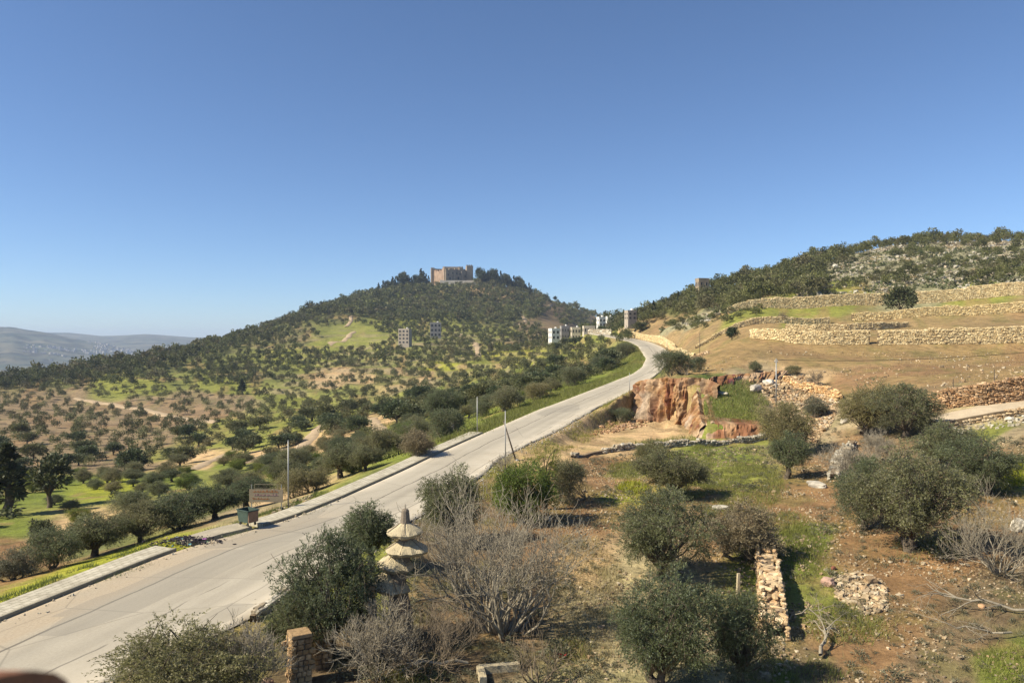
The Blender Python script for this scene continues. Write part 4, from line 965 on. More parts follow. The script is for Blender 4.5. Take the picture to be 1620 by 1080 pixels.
for i, (u, d, h, lab) in enumerate(((1034, 360, 7, 'slim dark conifer on the ridge left of the flat-roofed ruin'), (1073, 366, 6, 'small dark conifer on the ridge between the slim conifer and the ruin'), (996, 372, 5, 'dark conifer behind the grey house at the saddle'), (1008, 374, 5, 'second dark conifer behind the grey house at the saddle'))):
    x = (u - CU) / F * d; p = PT['cone0']; s = h / p.size[2]; put_tree(p, 'pine_tree', lab, 'conifer tree', (x, d, float(zq(x, d)) - .3), i, s * 1.2)
for i, (u, d, w_, h_, lab) in enumerate(((1014, 345, 6, 4.5, 'bushy tree on the uphill side of the grey saddle house'), (952, 420, 6, 5, 'bushy tree before the pinkish-white house'), (880, 470, 7, 5.5, 'bushy tree below the white stepped house'), (908, 472, 7, 4.5, 'bushy tree below the grey village house'), (894, 476, 6, 5.5, 'bushy tree between the white stepped house and its neighbour'), (922, 445, 6, 4, 'bushy tree at the corner of the low beige house'), (937, 440, 5, 3.5, 'bushy tree before the low beige house'))):
    x = (u - CU) / F * d; p = PT['mid%d' % (i % 5)]; put_tree(p, 'bushy_tree', lab, 'tree', (x, d, float(zq(x, d)) - .3), i, (w_ / p.size[0], w_ / p.size[0], h_ / p.size[2]))
# everything farther: merged woodland and scrub
def merged(T, protos, mat, name, label, seed):
    if not T: return
    R = np.random.default_rng(seed); VV, TT = [], []
    groups = [[] for _ in protos]
    for t in T: groups[R.integers(0, len(protos))].append(t)
    for (pv, pf, pt_), g in zip(protos, groups):
        if not g: continue
        g = np.array([(a, b, c, d) for a, b, c, d, *_ in g]); ext = pv.max(0) - pv.min(0); a = R.uniform(0, 6.28, len(g)); c, s = np.cos(a)[:, None], np.sin(a)[:, None]
        X = pv[None, :, 0] * c - pv[None, :, 1] * s; Y = pv[None, :, 0] * s + pv[None, :, 1] * c; sc = (g[:, 2] / ext[0])[:, None]
        V = np.stack([X * sc + g[:, 0:1], Y * sc + g[:, 1:2], pv[None, :, 2] * (g[:, 3] / ext[2])[:, None] + zq(g[:, 0], g[:, 1])[:, None] - .1], -1)
        t = np.repeat(pt_[None], len(g), 0); t[..., 0] = np.clip(t[..., 0] + R.normal(0, .27, (len(g), 1)), 0, 1); t[..., 1] = np.clip(t[..., 1] + (R.random((len(g), 1)) < .22) * R.uniform(.2, .7, (len(g), 1)), 0, 1)
        VV.append(V.reshape(-1, 3)); TT.append(t.reshape(-1, 3))
    V = np.concatenate(VV); o = link(name, mesh_from(name, V, np.arange(len(V)).reshape(-1, 4), mat, np.concatenate(TT))); tag(o, label, kind='stuff'); return o
def far_proto(seed, n_card, card, H=5, Wd=5.6, low=.03, n_clump=14): return clump_tree(seed, H, Wd, n_clump, n_card, card, low=low, brown=.02, tex=1.3)[1]
FP = [far_proto(400 + i, 210, .62) for i in range(5)]; FM = [far_proto(410 + i, 420, .42, n_clump=18) for i in range(5)]
far = [t for t in rest if t[4] == 'wood' and t[1] > 520]; midw = [t for t in rest if t[4] == 'wood' and t[1] <= 520]
merged(far, FP, M['forest'], 'woodland', 'dark woodland covering the castle hill and the long ridge', 1)
merged(midw, FM, M['forest'], 'thicket', 'mixed green thickets on the lower castle slope and round the village', 2)
merged([t for t in rest if t[4] == 'olive'], FM, M['mid_olive'], 'olive_groves', 'distant olive groves scattered over the valley floor', 3)
merged([t for t in rest if t[4] == 'scrub'], FM, M['scrub'], 'scrub', 'dark green scrub over the rocky hill on the right', 4)
print('TREES', len(TREES), 'individual', n_ind, 'far', len(far), 'mid', len(midw), 'scrub', sum(t[4] == 'scrub' for t in rest), 'olive rest', sum(t[4] == 'olive' for t in rest))

nrm_ = nrm
# ------------------------------------------------------------------ limestone, rubble, grass
def rocks_at(P, size, mat, name, label, seed, tints, sink=.2):
    R = np.random.default_rng(seed); n = len(P); s = size * R.lognormal(-.1, .38, (n, 1)) * R.uniform(.7, 1.4, (n, 3)) * np.array([1, 1, .7])
    V, fs = blob_rocks(n, R, s, .42, .22); z = zq(P[:, 0], P[:, 1]) + s[:, 2] * (.5 - sink)
    V, Fq, T = place_rocks(V, fs, np.stack([P[:, 0], P[:, 1], z], 1), R.uniform(0, 6.28, n), tints[R.integers(0, len(tints), n)] * R.uniform(.75, 1.2, (n, 1)))
    o = link(name, mesh_from(name, V, Fq, mat, T)); return tag(o, label, kind='stuff')
GREY_T = np.array([(.38, .345, .27), (.44, .41, .335), (.31, .275, .205), (.36, .30, .21)]); RUB_T = np.array([(.42, .31, .18), (.48, .37, .23), (.36, .25, .14), (.44, .37, .27), (.32, .21, .12)])
P = np.concatenate([scatter([(1040, 525), (1110, 498), (1240, 480), (1300, 440), (1330, 400), (1400, 382), (1760, 375), (1760, 460), (1460, 468), (1240, 486)], 1.5, 31, 225, 415, 60000, clump=(16, -.12)),
                    scatter([(1200, 430), (1290, 405), (1300, 420), (1210, 445)], 2.0, 32, 300, 395, 9000)])
rocks_at(P, .75, M['stone'], 'limestone_outcrop', 'pale limestone outcrops breaking through the scrub on the right hill', 5, GREY_T)
rub = [(1180, 596), (1235, 586), (1290, 600), (1328, 632), (1318, 668), (1290, 700), (1215, 695), (1235, 650), (1205, 620)]
P = scatter(rub, .24, 33, 85, 130, 40000); rocks_at(P, .30, M['stone'], 'rubble', 'tan quarry rubble spilling down the slope beside the green mound', 6, RUB_T)
nearp = [(860, 790), (930, 730), (1000, 716), (1200, 705), (1330, 690), (1440, 700), (1640, 690), (1640, 1100), (860, 1100)]
P = scatter(nearp, .2, 34, 24, 95, 60000, clump=(3.5, -.05)); rocks_at(P, .095, M['stone'], 'stones', 'small tan stones lying over the red soil', 7, np.concatenate([STONE_T, STONE_T * .8]))
P = scatter([(1360, 905), (1400, 920), (1405, 965), (1365, 975), (1325, 945), (1315, 915)], .11, 35, 25, 60, 20000); rocks_at(P, .17, M['stone'], 'stone_heap', 'heap of pale broken stones beside the pinkish boulder', 8, STONE_T * 1.1)
P = scatter([(1480, 676), (1620, 648), (1640, 668), (1500, 690)], .5, 36, 60, 100, 9000); rocks_at(P, .28, M['stone'], 'stones', 'loose stones edging the gravel lane', 9, GREY_T)
P = scatter([(1200, 985), (1235, 985), (1250, 1080), (1190, 1080)], .25, 37, 25, 45, 9000); rocks_at(P, .15, M['stone'], 'stones', 'loose stones at the near end of the rubble wall', 9, STONE_T)
P = scatter([(930, 690), (975, 655), (1010, 650), (1030, 672), (970, 685)], .6, 38, 95, 140, 9000); rocks_at(P, .35, M['stone'], 'rubble', 'reddish broken rock on the bank beside the road', 10, STONE_T * np.array((.95, .75, .65)))
P = scatter([(430, 812), (470, 790), (500, 782), (470, 808), (420, 825)], .3, 39, 50, 75, 9000); rocks_at(P, .18, M['stone'], 'rubble', 'dirt and stones heaped around the sign board', 11, STONE_T)

P = scatter([(1090, 592), (1250, 585), (1460, 622), (1640, 602), (1760, 560), (1180, 556)], 1.1, 91, 88, 175, 14000, clump=(8, .0)); rocks_at(P, .22, M['stone'], 'stones', 'pale stones turned up on the ochre field', 12, STONE_T * 1.1)
q = []; Rg = np.random.default_rng(12)
for k in range(len(dr)):
    if 24 < dr[k] < 110:
        for _ in range(14): q.append(RRm[k, :2] - nrm_[k] * Rg.normal(.35, .5))
        if dr[k] < 60:
            for _ in range(5): q.append(RL[k, :2] - nrm_[k] * abs(Rg.normal(.0, .5)))
P = np.array(q) + Rg.normal(0, .2, (len(q), 2)); n0 = len(P); s0 = .055 * Rg.lognormal(0, .45, (n0, 1)) * Rg.uniform(.7, 1.4, (n0, 3)); V0, f0 = blob_rocks(n0, Rg, s0, .42, .2)
V0, F0, T0 = place_rocks(V0, f0, np.stack([P[:, 0], P[:, 1], road_z(P[:, 1]) + .02], 1), Rg.uniform(0, 6, n0), GREY_T[Rg.integers(0, 4, n0)] * 1.1)
tag(link('gravel', mesh_from('gravel', V0, F0, M['stone'], T0)), 'loose gravel along the edges of the road', kind='stuff')
def blades(P, hgt, wdt, mat, name, label, seed, per=6, spread=.18, lean=.45):
    R = np.random.default_rng(seed); n = len(P) * per; Q = np.repeat(P, per, 0) + R.normal(0, spread, (n, 2)); z = zq(Q[:, 0], Q[:, 1]) - .02
    p = np.stack([Q[:, 0], Q[:, 1], z], 1); h = hgt * R.lognormal(0, .3, n); ax = unit(np.stack([R.normal(0, lean, n), R.normal(0, lean, n), np.ones(n)], 1)); sd_ = unit(np.cross(ax, R.normal(size=(n, 3))))
    w_ = wdt * R.uniform(.6, 1.3, n)
    V = np.stack([p - sd_ * w_[:, None] * .5, p + sd_ * w_[:, None] * .5, p + ax * h[:, None]], 1).reshape(-1, 3)
    o = link(name, mesh_from(name, V, np.arange(n * 3).reshape(-1, 3), mat, leaf_tint(R, n, 3, .08))); return tag(o, label, kind='stuff')
def circ(u, v, r, k=10): return [(u + r[0] * math.cos(a), v + r[1] * math.sin(a)) for a in np.linspace(0, 2 * math.pi, k, endpoint=False)]
PG = []
for u, v, r in ((1258, 880, (48, 50)), (1262, 1072, (80, 26)), (1112, 722, (22, 24)), (1180, 772, (62, 42)), (1100, 765, (30, 25)), (1335, 960, (26, 18)), (1380, 1000, (30, 20)), (1595, 1055, (50, 30)), (990, 745, (30, 14)), (1330, 990, (60, 30)), (1130, 830, (30, 30)), (900, 1040, (30, 30)), (660, 1075, (50, 20)), (1470, 870, (60, 20)), (1240, 830, (40, 20)), (1560, 760, (60, 20))):
    PG.append(scatter(circ(u, v, r), .16, 50 + int(u) % 37, 22, 100, 26000, 3, clump=(1.3, -.25)))
blades(np.concatenate([q for q in PG if len(q)]), .30, .028, M['grass'], 'grass', 'fresh green grass patches between the near trees', 60, 7)
P = np.concatenate([scatter([(1108, 664), (1115, 635), (1135, 610), (1190, 600), (1215, 640), (1200, 672)], .28, 61, 85, 125, 40000), scatter([(1095, 690), (1065, 694), (1000, 700), (1010, 706), (1090, 700)], .4, 62, 80, 110, 9000)])
blades(P, .42, .06, M['grass'], 'grass', 'bright green grass on the flat mound inside the quarry', 61, 7, .25)
ks = [k for k in range(len(dr)) if 86 < dr[k] < 300]; R1 = np.random.default_rng(9); q = []
for k in ks:
    for _ in range(36 if dr[k] < 150 else 44): q.append(RL[k, :2] + nrm[k] * R1.uniform(.35, 7.0 if dr[k] > 110 else 4.5))
for k in [k for k in range(len(dr)) if 120 < dr[k] < 160]:
    for _ in range(10): q.append(RRm[k, :2] - nrm[k] * R1.uniform(.3, 1.6))
q = np.array(q); q = q + R1.normal(0, .3, q.shape); blades(q, .42, .07, M['grass'], 'grass', 'bright green verge along the road up to the bend', 62, 6, .4)
q = []
for k in [k for k in range(len(dr)) if 35 < dr[k] < 62]:
    for _ in range(26): q.append(RL[k, :2] + nrm[k] * R1.uniform(2.3, 3.8))
    if 38 < dr[k] < 43.5 or 54 < dr[k] < 58 or 48 < dr[k] < 51:
        for _ in range(26): q.append(RL[k, :2] + nrm[k] * R1.uniform(-.7, .1))
q = np.array(q); blades(q[fbm(q[:, 0] / 2, q[:, 1] / 2, 3, 4) > -.1], .28, .03, M['grass'], 'grass', 'grass and weeds fringing the pavement', 63, 6)
P = scatter(nearp, .45, 64, 23, 95, 40000, clump=(4, -.1)); blades(P, .26, .022, M['dry'], 'dry_grass', 'dry straw grass over the near red soil', 64, 6)
P = np.concatenate([scatter(circ(930, 960, (60, 110)), .16, 65, 23, 60, 26000), scatter(circ(1205, 1050, (30, 30)), .2, 66, 23, 60, 9000)]); blades(P, .25, .022, M['dry'], 'dry_grass', 'pale bleached grass between the fig bush and the large olive', 65, 6)
P = scatter([(1090, 590), (1250, 585), (1460, 620), (1640, 600), (1700, 560), (1180, 556)], 1.3, 67, 88, 175, 20000, clump=(9, -.1)); blades(P, .3, .05, M['dry'], 'dry_grass', 'thin dry grass over the ochre field', 66, 8, .5)
P = np.concatenate([scatter(circ(1605, 750, (30, 20)), .16, 68, 40, 75, 16000), scatter(circ(1000, 772, (24, 10)), .22, 69, 50, 80, 9000)]); blades(P, .38, .05, M['yellow'], 'yellow_flowers', 'yellow flowering weeds at the frame edge and below the quarry', 67, 7)
P = np.concatenate([scatter([(560, 690), (640, 640), (760, 600), (900, 570), (1000, 560), (960, 590), (850, 630), (740, 685), (640, 735)], 1.0, 70, 85, 330, 50000, clump=(20, -.1))]); blades(P, .5, .12, M['grass'], 'grass', 'lush grass under the valley olives', 68, 6, .5)
P = scatter([(700, 640), (740, 600), (820, 590), (900, 548), (960, 545), (840, 620), (760, 660)], 1.2, 71, 120, 380, 40000, clump=(22, .12)); blades(P, .6, .14, M['yellow'], 'yellow_flowers', 'yellow-green flowering patches in the valley', 69, 5, .6)

q = []
for k in [k for k in range(len(dr)) if 60 < dr[k] < 150]:
    for _ in range(16): q.append(RRm[k, :2] - nrm[k] * R1.uniform(.4, 4.0))
q = np.array(q); q = q[fbm(q[:, 0] / 2.5, q[:, 1] / 2.5, 3, 14) > .0]; blades(q, .34, .05, M['grass'], 'grass', 'patchy grass on the right road edge above the quarry clearing', 72, 6, .35)
P = np.concatenate([scatter([(905, 690), (950, 655), (1000, 635), (1015, 655), (985, 672), (930, 690)], .7, 76, 95, 145, 9000), scatter([(1110, 668), (1140, 606), (1200, 598), (1215, 660)], .8, 77, 85, 125, 9000)]); blades(P, .4, .05, M['dry'], 'dry_grass', 'dry grass on the bank round the quarry', 73, 8, .4)
# low brown and grey weeds over the near soil
WP = [clump_tree(500 + i, .5, .8, 7, 150, .045, low=.0, brown=.5, tex=2.8)[1] for i in range(4)]
P = np.concatenate([scatter(nearp, .75, 72, 23, 95, 40000, clump=(5, -.12)), scatter([(560, 900), (900, 900), (960, 1100), (520, 1100)], .5, 73, 24, 45, 16000), scatter([(1150, 700), (1330, 690), (1340, 640), (1250, 600), (1190, 640)], 1.0, 74, 80, 125, 16000)])
R = np.random.default_rng(6); merged([(p[0], p[1], float(k), float(k) * .55, 'weed', '') for p, k in zip(P, R.lognormal(-.65, .35, len(P)))], WP, M['grey_twig_leaf'], 'weeds', 'low grey-brown weeds scattered over the near soil', 9)
P = scatter([(1290, 470), (1320, 410), (1450, 392), (1760, 392), (1760, 458), (1460, 468), (1240, 486), (1040, 528), (1100, 500)], 1.6, 75, 200, 410, 40000, clump=(14, -.2))
merged([(p[0], p[1], float(k), float(k) * .5, 'weed', '') for p, k in zip(P, R.lognormal(.55, .4, len(P)))], [clump_tree(510 + i, .5, .8, 6, 40, .13, low=.0, brown=.2, tex=1.6)[1] for i in range(3)], M['scrub'], 'low_scrub', 'low thorny scrub between the rocks of the right hill', 10)
# ------------------------------------------------------------------ small solid builders
class MB:
    def __init__(s): s.V = []; s.F = []
    def add(s, V, F):
        b = len(s.V); s.V += [tuple(v) for v in V]; s.F += [[i + b for i in f] for f in F]; return s
    def box(s, c, size, rz=0.0, top=1.0, bev=0.0):
        hx, hy, hz = size[0] / 2, size[1] / 2, size[2] / 2; ca, sa = math.cos(rz), math.sin(rz); V = []
        for z, k in ((-hz, 1), (hz, top)):
            for x, y in ((-hx, -hy), (hx, -hy), (hx, hy), (-hx, hy)):
                x2, y2 = x * k, y * k; V.append((c[0] + x2 * ca - y2 * sa, c[1] + x2 * sa + y2 * ca, c[2] + z))
        return s.add(V, [[3, 2, 1, 0], [4, 5, 6, 7], [0, 1, 5, 4], [1, 2, 6, 5], [2, 3, 7, 6], [3, 0, 4, 7]])
    def tube(s, p0, p1, r0, r1=None, n=8, cap=True):
        V, Fq = tubes([(np.array(p0, float), np.array(p1, float), r0, r1 or r0)], n); Fl = [list(f) for f in Fq]
        if cap: Fl += [list(range(n - 1, -1, -1)), list(range(n, 2 * n))]
        return s.add(V, Fl)
    def build(s, name, mat, parent=None, smooth=False, bevel=0.0):
        me = mesh_from(name, np.array(s.V), s.F, mat, smooth=smooth); o = link(name, me, parent)
        if bevel:
            b = o.modifiers.new('bevel', 'BEVEL'); b.width = bevel; b.segments = 2; b.limit_method = 'ANGLE'
        return o

# ------------------------------------------------------------------ quarry faces
def rock_face(name, label, base, top, seed, cols=170, rows=64, bulge=1.25, shift=1.0):
    """a torn face: base and top are lists of world points along the cut; pushed in and out by noise, fluted down its height"""
    B = smooth_line(np.array(base), cols); T_ = smooth_line(np.array(top), cols); V, C = [], []
    B = B - np.array([0, 1.7 * shift, 0]); T_ = T_ - np.array([0, 1.0 * shift, 0])
    if shift: T_[:, 1] = np.minimum(T_[:, 1], B[:, 1] + 2.2)
    tg = np.gradient(B[:, :2], axis=0); tg /= np.linalg.norm(tg, axis=1, keepdims=True) + 1e-9; nn = np.stack([tg[:, 1], -tg[:, 0]], 1)
    Lc = np.concatenate([[0], np.cumsum(np.linalg.norm(np.diff(B[:, :2], axis=0), axis=1))])
    for i in range(cols):
        for j in range(rows):
            f = j / (rows - 1); p = B[i] * (1 - f) + T_[i] * f; s = Lc[i]; h = p[2]
            k = bulge * (float(fbm(s / 2.0, h / 6.0, 3, seed)) * 1.5 + .75 * float(fbm(s / .5, h / 3.2, 3, seed + 3))) + .4 * float(fbm(s * 1.4, h * 1.4, 3, seed + 9)) + .3 * abs(float(fbm(s * 3.1, h * 1.1, 2, seed + 14)))
            k *= min(1, (1 - f) * 6 + .45)
            V.append((p[0] + nn[i, 0] * k, p[1] + nn[i, 1] * k, p[2] + .10 * float(fbm(s * 2, h * 2, 2, seed + 5)) + (.0 if j else -.3)))
            r = float(fbm(s / 2.2, h / 3.4, 3, seed + 11)); g2 = float(fbm(s / .8, h / 1.6, 3, seed + 21))
            c = np.array((.29, .185, .10)) + r * np.array((.16, .16, .13)) + g2 * np.array((.22, .18, .13))
            red = np.clip(float(fbm(s / 1.6 + 9, h / 6, 3, seed + 31)) * 2.2, 0, 1); c = c * (1 - red) + np.array((.215, .10, .05)) * red
            pale = np.clip(1 - abs(s / Lc[-1] - .46) / .11, 0, 1) * np.clip((.72 - f) / .15, 0, 1); c = c * (1 - pale) + np.array((.39, .31, .225)) * pale
            C.append(np.clip(c, .04, .7))
        for b_ in (.7, 1.8, 3.4):                      # the lip runs back over the ground behind
            q = T_[i] + (np.array([0, b_ + 1.0, 0]) if shift else np.array([b_ * .8, 0, 0])); V.append((q[0], q[1], float(zq(q[0], q[1])) + .12 - (.3 if b_ > 3 else 0))); C.append(np.clip(c * .9, .04, .6))
    rows += 3; idx = np.arange(cols * rows).reshape(cols, rows); Fq = np.stack([idx[:-1, :-1], idx[1:, :-1], idx[1:, 1:], idx[:-1, 1:]], -1).reshape(-1, 4)
    o = link(name, mesh_from(name, V, Fq, M['rockface'], np.array(C))); return tag(o, label, 'rock face')
def up_pt(u, v, d): x = (u - CU) / F * d; return np.array([x, d, -(v - HZ) / F * d])
rock_face('rock_face', 'torn red and white quarry face between the road and the green mound',
          [up_pt(990, 640, 131), up_pt(1004, 652, 125), up_pt(1022, 659, 119), up_pt(1045, 665, 116.0), up_pt(1075, 669, 114.2), up_pt(1098, 671, 112.6), up_pt(1112, 668, 110)],
          [up_pt(993, 622, 134), up_pt(1009, 602, 128), up_pt(1028, 598, 122), up_pt(1050, 597, 119), up_pt(1080, 596, 117.2), up_pt(1112, 597, 115.5), up_pt(1135, 606, 113.5)], 3)
rock_face('rock_face', 'low fluted orange rock step under the grass mound',
          [up_pt(1096, 690, 105), up_pt(1103, 692, 99.5), up_pt(1125, 694, 97.4), up_pt(1160, 694, 97.2), up_pt(1203, 692, 97.6)],
          [up_pt(1100, 668, 107), up_pt(1105, 668, 101.5), up_pt(1128, 669, 99.0), up_pt(1160, 668, 98.6), up_pt(1208, 672, 99.0)], 17, 80, 20, .55)
rock_face('rock_face', 'broken tan rock rim along the edge of the ochre field',
          [up_pt(1118, 606, 114.0), up_pt(1150, 604, 118.5), up_pt(1190, 602, 121.5), up_pt(1232, 596, 124)],
          [up_pt(1116, 596, 117), up_pt(1150, 591, 122), up_pt(1190, 588, 125), up_pt(1236, 584, 128)], 29, 80, 14, .7)

sb_, st_ = [], []
for u, v, d in ((1097, 671, 113.4), (1098, 675, 110.5), (1100, 681, 106.5), (1102, 687, 102.5), (1104, 693, 98.2)):
    p = up_pt(u, v, d); sb_.append(p - np.array([.9, 0, 0])); tx = p[0] + .5; st_.append(np.array([tx, p[1], float(zq(tx + 1.3, p[1])) + .15]))
rock_face('rock_face', 'crumbling earth side of the green mound beside the red quarry face', sb_, st_, 43, 110, 34, .6, 0)
# ------------------------------------------------------------------ dry-stone walls
TAN = STONE_T * np.array((1.32, 1.24, 1.14)); CREAM = np.array((1.17, 1.13, 1.0)) * np.array([(.50, .41, .255), (.55, .455, .29), (.46, .37, .225), (.57, .485, .32), (.42, .325, .19)]); RED = STONE_T * np.array((1.1, .90, .76)); PALE = GREY_T * 1.2
def bl(P, d): return [up_pt(u, HZ, dd) if False else np.array([(u - CU) / F * dd, dd, 0]) for u, dd in zip(P, d)]
stone_wall('stone_wall', 'long tan dry-stone terrace wall behind the ochre field, left of the gap', bl([1186, 1215, 1250, 1300, 1376], [171.5, 167, 163, 161, 159.2]), [1.9, 2.4, 2.7, 2.9, 2.9], (.5, .3, .28), .6, CREAM, .10, 1, .25)
stone_wall('stone_wall', 'long tan dry-stone terrace wall behind the ochre field, right of the gap', bl([1388, 1450, 1530, 1620, 1760], [158.4, 156.8, 155.4, 153.5, 150.5]), [2.9, 3.1, 3.3, 3.4, 3.4], (.5, .3, .28), .6, CREAM, .10, 2, .25)
stone_wall('stone_wall', 'second terrace wall, curving away behind the left wall of the field', bl([1242, 1290, 1340, 1390, 1436], [189, 186, 185, 186, 189]), [1.7, 1.9, 1.9, 1.7, 1.2], (.5, .3, .28), .6, CREAM, .10, 3, .25)
stone_wall('stone_wall', 'third terrace wall, left of the dark round bush', bl([1100, 1150, 1200, 1250, 1312], [200, 201, 202, 202, 202.5]), [.8, 1.3, 1.8, 1.9, 1.7], (.5, .3, .28), .6, CREAM, .10, 4, .25)
stone_wall('stone_wall', 'yellowish terrace wall running right from under the dark round bush', bl([1347, 1420, 1480, 1550, 1620, 1760], [202.5, 201, 199.5, 197.5, 195, 191]), [2.0, 2.3, 2.5, 2.8, 2.9, 2.9], (.5, .3, .28), .6, CREAM * np.array((1.03, 1.02, .94)), .10, 5, .25)
stone_wall('stone_wall', 'topmost terrace wall at the foot of the rocky scrub, left of the dark bush', bl([1150, 1200, 1260, 1330, 1400], [230, 230, 229.5, 229, 228.5]), [1.8, 2.8, 3.6, 3.6, 3.4], (.5, .32, .28), .6, CREAM, .10, 6, .25)
stone_wall('stone_wall', 'topmost terrace wall at the foot of the rocky scrub, right of the dark bush', bl([1448, 1500, 1560, 1620, 1760], [227, 225.5, 223, 220, 214]), [3.5, 3.7, 3.8, 3.9, 4.0], (.5, .32, .28), .6, CREAM, .10, 7, .25)
stone_wall('stone_wall', 'low broken wall at the left end of the terraces', bl([1082, 1110, 1122], [168, 166, 165.5]), [.5, .8, .6], (.4, .27, .3), .6, TAN, .12, 8, .6)
stone_wall('stone_wall', 'pale retaining wall curving along the uphill side of the road bend', [np.array(p + (0,)) for p in ((42.6, 177), (45.9, 205), (50.6, 240), (53.4, 265), (55.3, 300), (55.6, 345), (54.4, 388))], [.9, 1.5, 2.2, 2.4, 2.4, 2.4, 2.2], (.6, .34, .32), .6, CREAM * 1.05, .08, 9, .25)
stone_wall('stone_wall', 'reddish-brown dry-stone wall with a fence along the ochre field, above the gravel lane', [at(1462, 650), at(1500, 645), at(1560, 640), at(1625, 632), at(1720, 622)], [1.9, 2.3, 2.5, 2.7, 2.7], (.36, .22, .3), .7, RED, .1, 11, .4)
stone_wall('stone_wall', 'rough stone edging on the downhill side of the gravel lane', [at(1478, 682), at(1530, 671), at(1580, 662), at(1640, 652)], .8, (.42, .26, .3), .6, TAN, .1, 12, 1.0)
stone_wall('stone_wall', 'low grey row of piled stones along the near edge of the quarry clearing', [at(905, 724), at(960, 715), at(1010, 709), at(1080, 705), at(1150, 703), at(1200, 697), at(1225, 688)], [.25, .4, .45, .5, .55, .7, .6], (.42, .26, .3), .8, GREY_T * 1.05, .15, 13, 1.6)
stone_wall('stone_wall', 'tumbledown tan rubble wall running toward the viewer between the olives', [at(1207, 872), at(1216, 920), at(1222, 975), at(1226, 1012)], [1.0, 1.0, .95, .7], (.24, .16, .2), 1.15, TAN * 1.02, .15, 14, .7)
stone_wall('stone_wall', 'tan stone-faced bank edge running down the right of the rubble slope', [up_pt(1240, 585, 122), up_pt(1275, 600, 116), up_pt(1310, 622, 110), up_pt(1328, 645, 104)], [.8, 1.1, 1.2, .8], (.45, .3, .4), .9, TAN * np.array((1.1, .98, .82)), .3, 15, 1.0)
stone_wall('stone_wall', 'crumbling stone row below the joined pair of olives', [at(1318, 760), at(1332, 725), at(1350, 705)], [.6, .9, .7], (.4, .28, .4), .9, GREY_T, .2, 16, 1.2)
stone_wall('stone_wall', 'low roadside stone edging left of the stone pillars', [at(398, 985), at(430, 962), at(470, 935)], .35, (.4, .24, .3), .45, GREY_T * .9, .1, 18, .6)
wz = TAN * .9
# pale boulders
for u, v, s, lab, t in ((1206, 868, (1.6, 1.1, 1.3), 'big white limestone boulder at the far end of the rubble wall', (.50, .47, .40)), (1292, 770, (2.0, .8, .75), 'white limestone slab beside the small single-trunk olive', (.40, .37, .31)),
                        (1612, 838, (1.3, .9, 1.1), 'white boulder at the frame edge above the silvery bare bush', (.50, .46, .38)), (1310, 926, (.75, .55, .7), 'pinkish pointed boulder left of the stone heap', (.42, .28, .22)),
                        (1140, 806, (1.3, .7, .55), 'white rock at the top of the grey shrub', (.38, .35, .28)), (1336, 668, (1.6, .9, .9), 'pale boulder beside the joined pair of olives', (.46, .42, .34)), (1514, 692, (.9, .7, .6), 'white boulder near the olive under the gravel lane', (.50, .47, .41)),
                        (1318, 900, (.3, .25, .3), 'small dark red stone near the stone heap', (.22, .09, .06)), (1553, 961, (.35, .3, .3), 'single tan stone beside the long forked bough', (.40, .25, .14)), (1195, 618, (3.0, 1.6, 1.5), 'whitish rock on the rim over the green mound', (.46, .42, .35)), (1217, 608, (2.4, 1.6, 1.3), 'greyish white rock nearest the metal pole on the quarry rim', (.42, .39, .33)), (1142, 624, (2.0, 1.0, .7), 'flat pale stone on top of the green mound', (.44, .40, .31)),
                        (422, 1085, (.6, .5, .45), 'brown boulder at the lower edge left of the stone pillars', (.30, .2, .14)), (1012, 668, (1.3, 1.0, .8), 'rusty block fallen at the foot of the red quarry face', (.30, .18, .10))):
    P = at(u, v) if v < 1080 else spot(u, v, 28.2)
    boulder('boulder', lab, P, s, t, int(u) % 91, 3, u % 6)

# ------------------------------------------------------------------ castle
def face_wall(mb, a, b, z0, z1, thick=1.5, ragged=0, n=1, seed=1):
    """upright wall slab from plan point a to b; its top may be ragged"""
    a, b = np.array(a[:2]), np.array(b[:2]); d = b - a; L_ = np.linalg.norm(d); d /= L_; nn = np.array([-d[1], d[0]]) * thick
    for k in range(n):
        p, q = a + d * L_ * k / n, a + d * L_ * (k + 1) / n; h = z1 + (ragged * float(fbm(k * .9, seed, 2, seed)) if ragged else 0)
        V = [(p[0], p[1], z0), (q[0], q[1], z0), (q[0] + nn[0], q[1] + nn[1], z0), (p[0] + nn[0], p[1] + nn[1], z0)]; V += [(x, y, h) for x, y, _ in V]
        mb.add(V, [[3, 2, 1, 0], [4, 5, 6, 7], [0, 1, 5, 4], [1, 2, 6, 5], [2, 3, 7, 6], [3, 0, 4, 7]])
    return mb
cz0 = float(zq((715 - CU) / F * 1046, 1046)) - 1.5
cas = thing('castle', 'ruined medieval stone castle crowning the wooded hill', 'castle', ((715 - CU) / F * 1050, 1050, cz0))
def cp(u, d): return ((u - CU) / F * d - cas.location.x, d - 1050)
def vz(v, d): return -(v - HZ) / F * d - cz0
M['castle_red'] = plain('reddish_castle_stone', (.29, .205, .145), .95, .5, .22, .8); M['castle_grey'] = plain('grey_castle_stone', (.30, .24, .17), .95, .5, .22, .8); M['castle_pale'] = plain('pale_stone_footing', (.46, .42, .35), .95, .2, .2, .5)
A_, B_, C_, D_ = cp(684, 1072), cp(703, 1038), cp(747, 1064), cp(728, 1090)
face_wall(MB(), A_, B_, 0, vz(427, 1050), 2, 3.2, 14, 3).build('west_wall'.replace('west_', ''), M['castle_red'], cas)
face_wall(MB(), B_, C_, 0, vz(424.5, 1044), 2, 2.6, 24, 5).build('wall', M['castle_grey'], cas)
face_wall(MB(), C_, D_, 0, vz(425, 1056), 2, .8, 8, 7).build('wall', M['castle_grey'], cas)
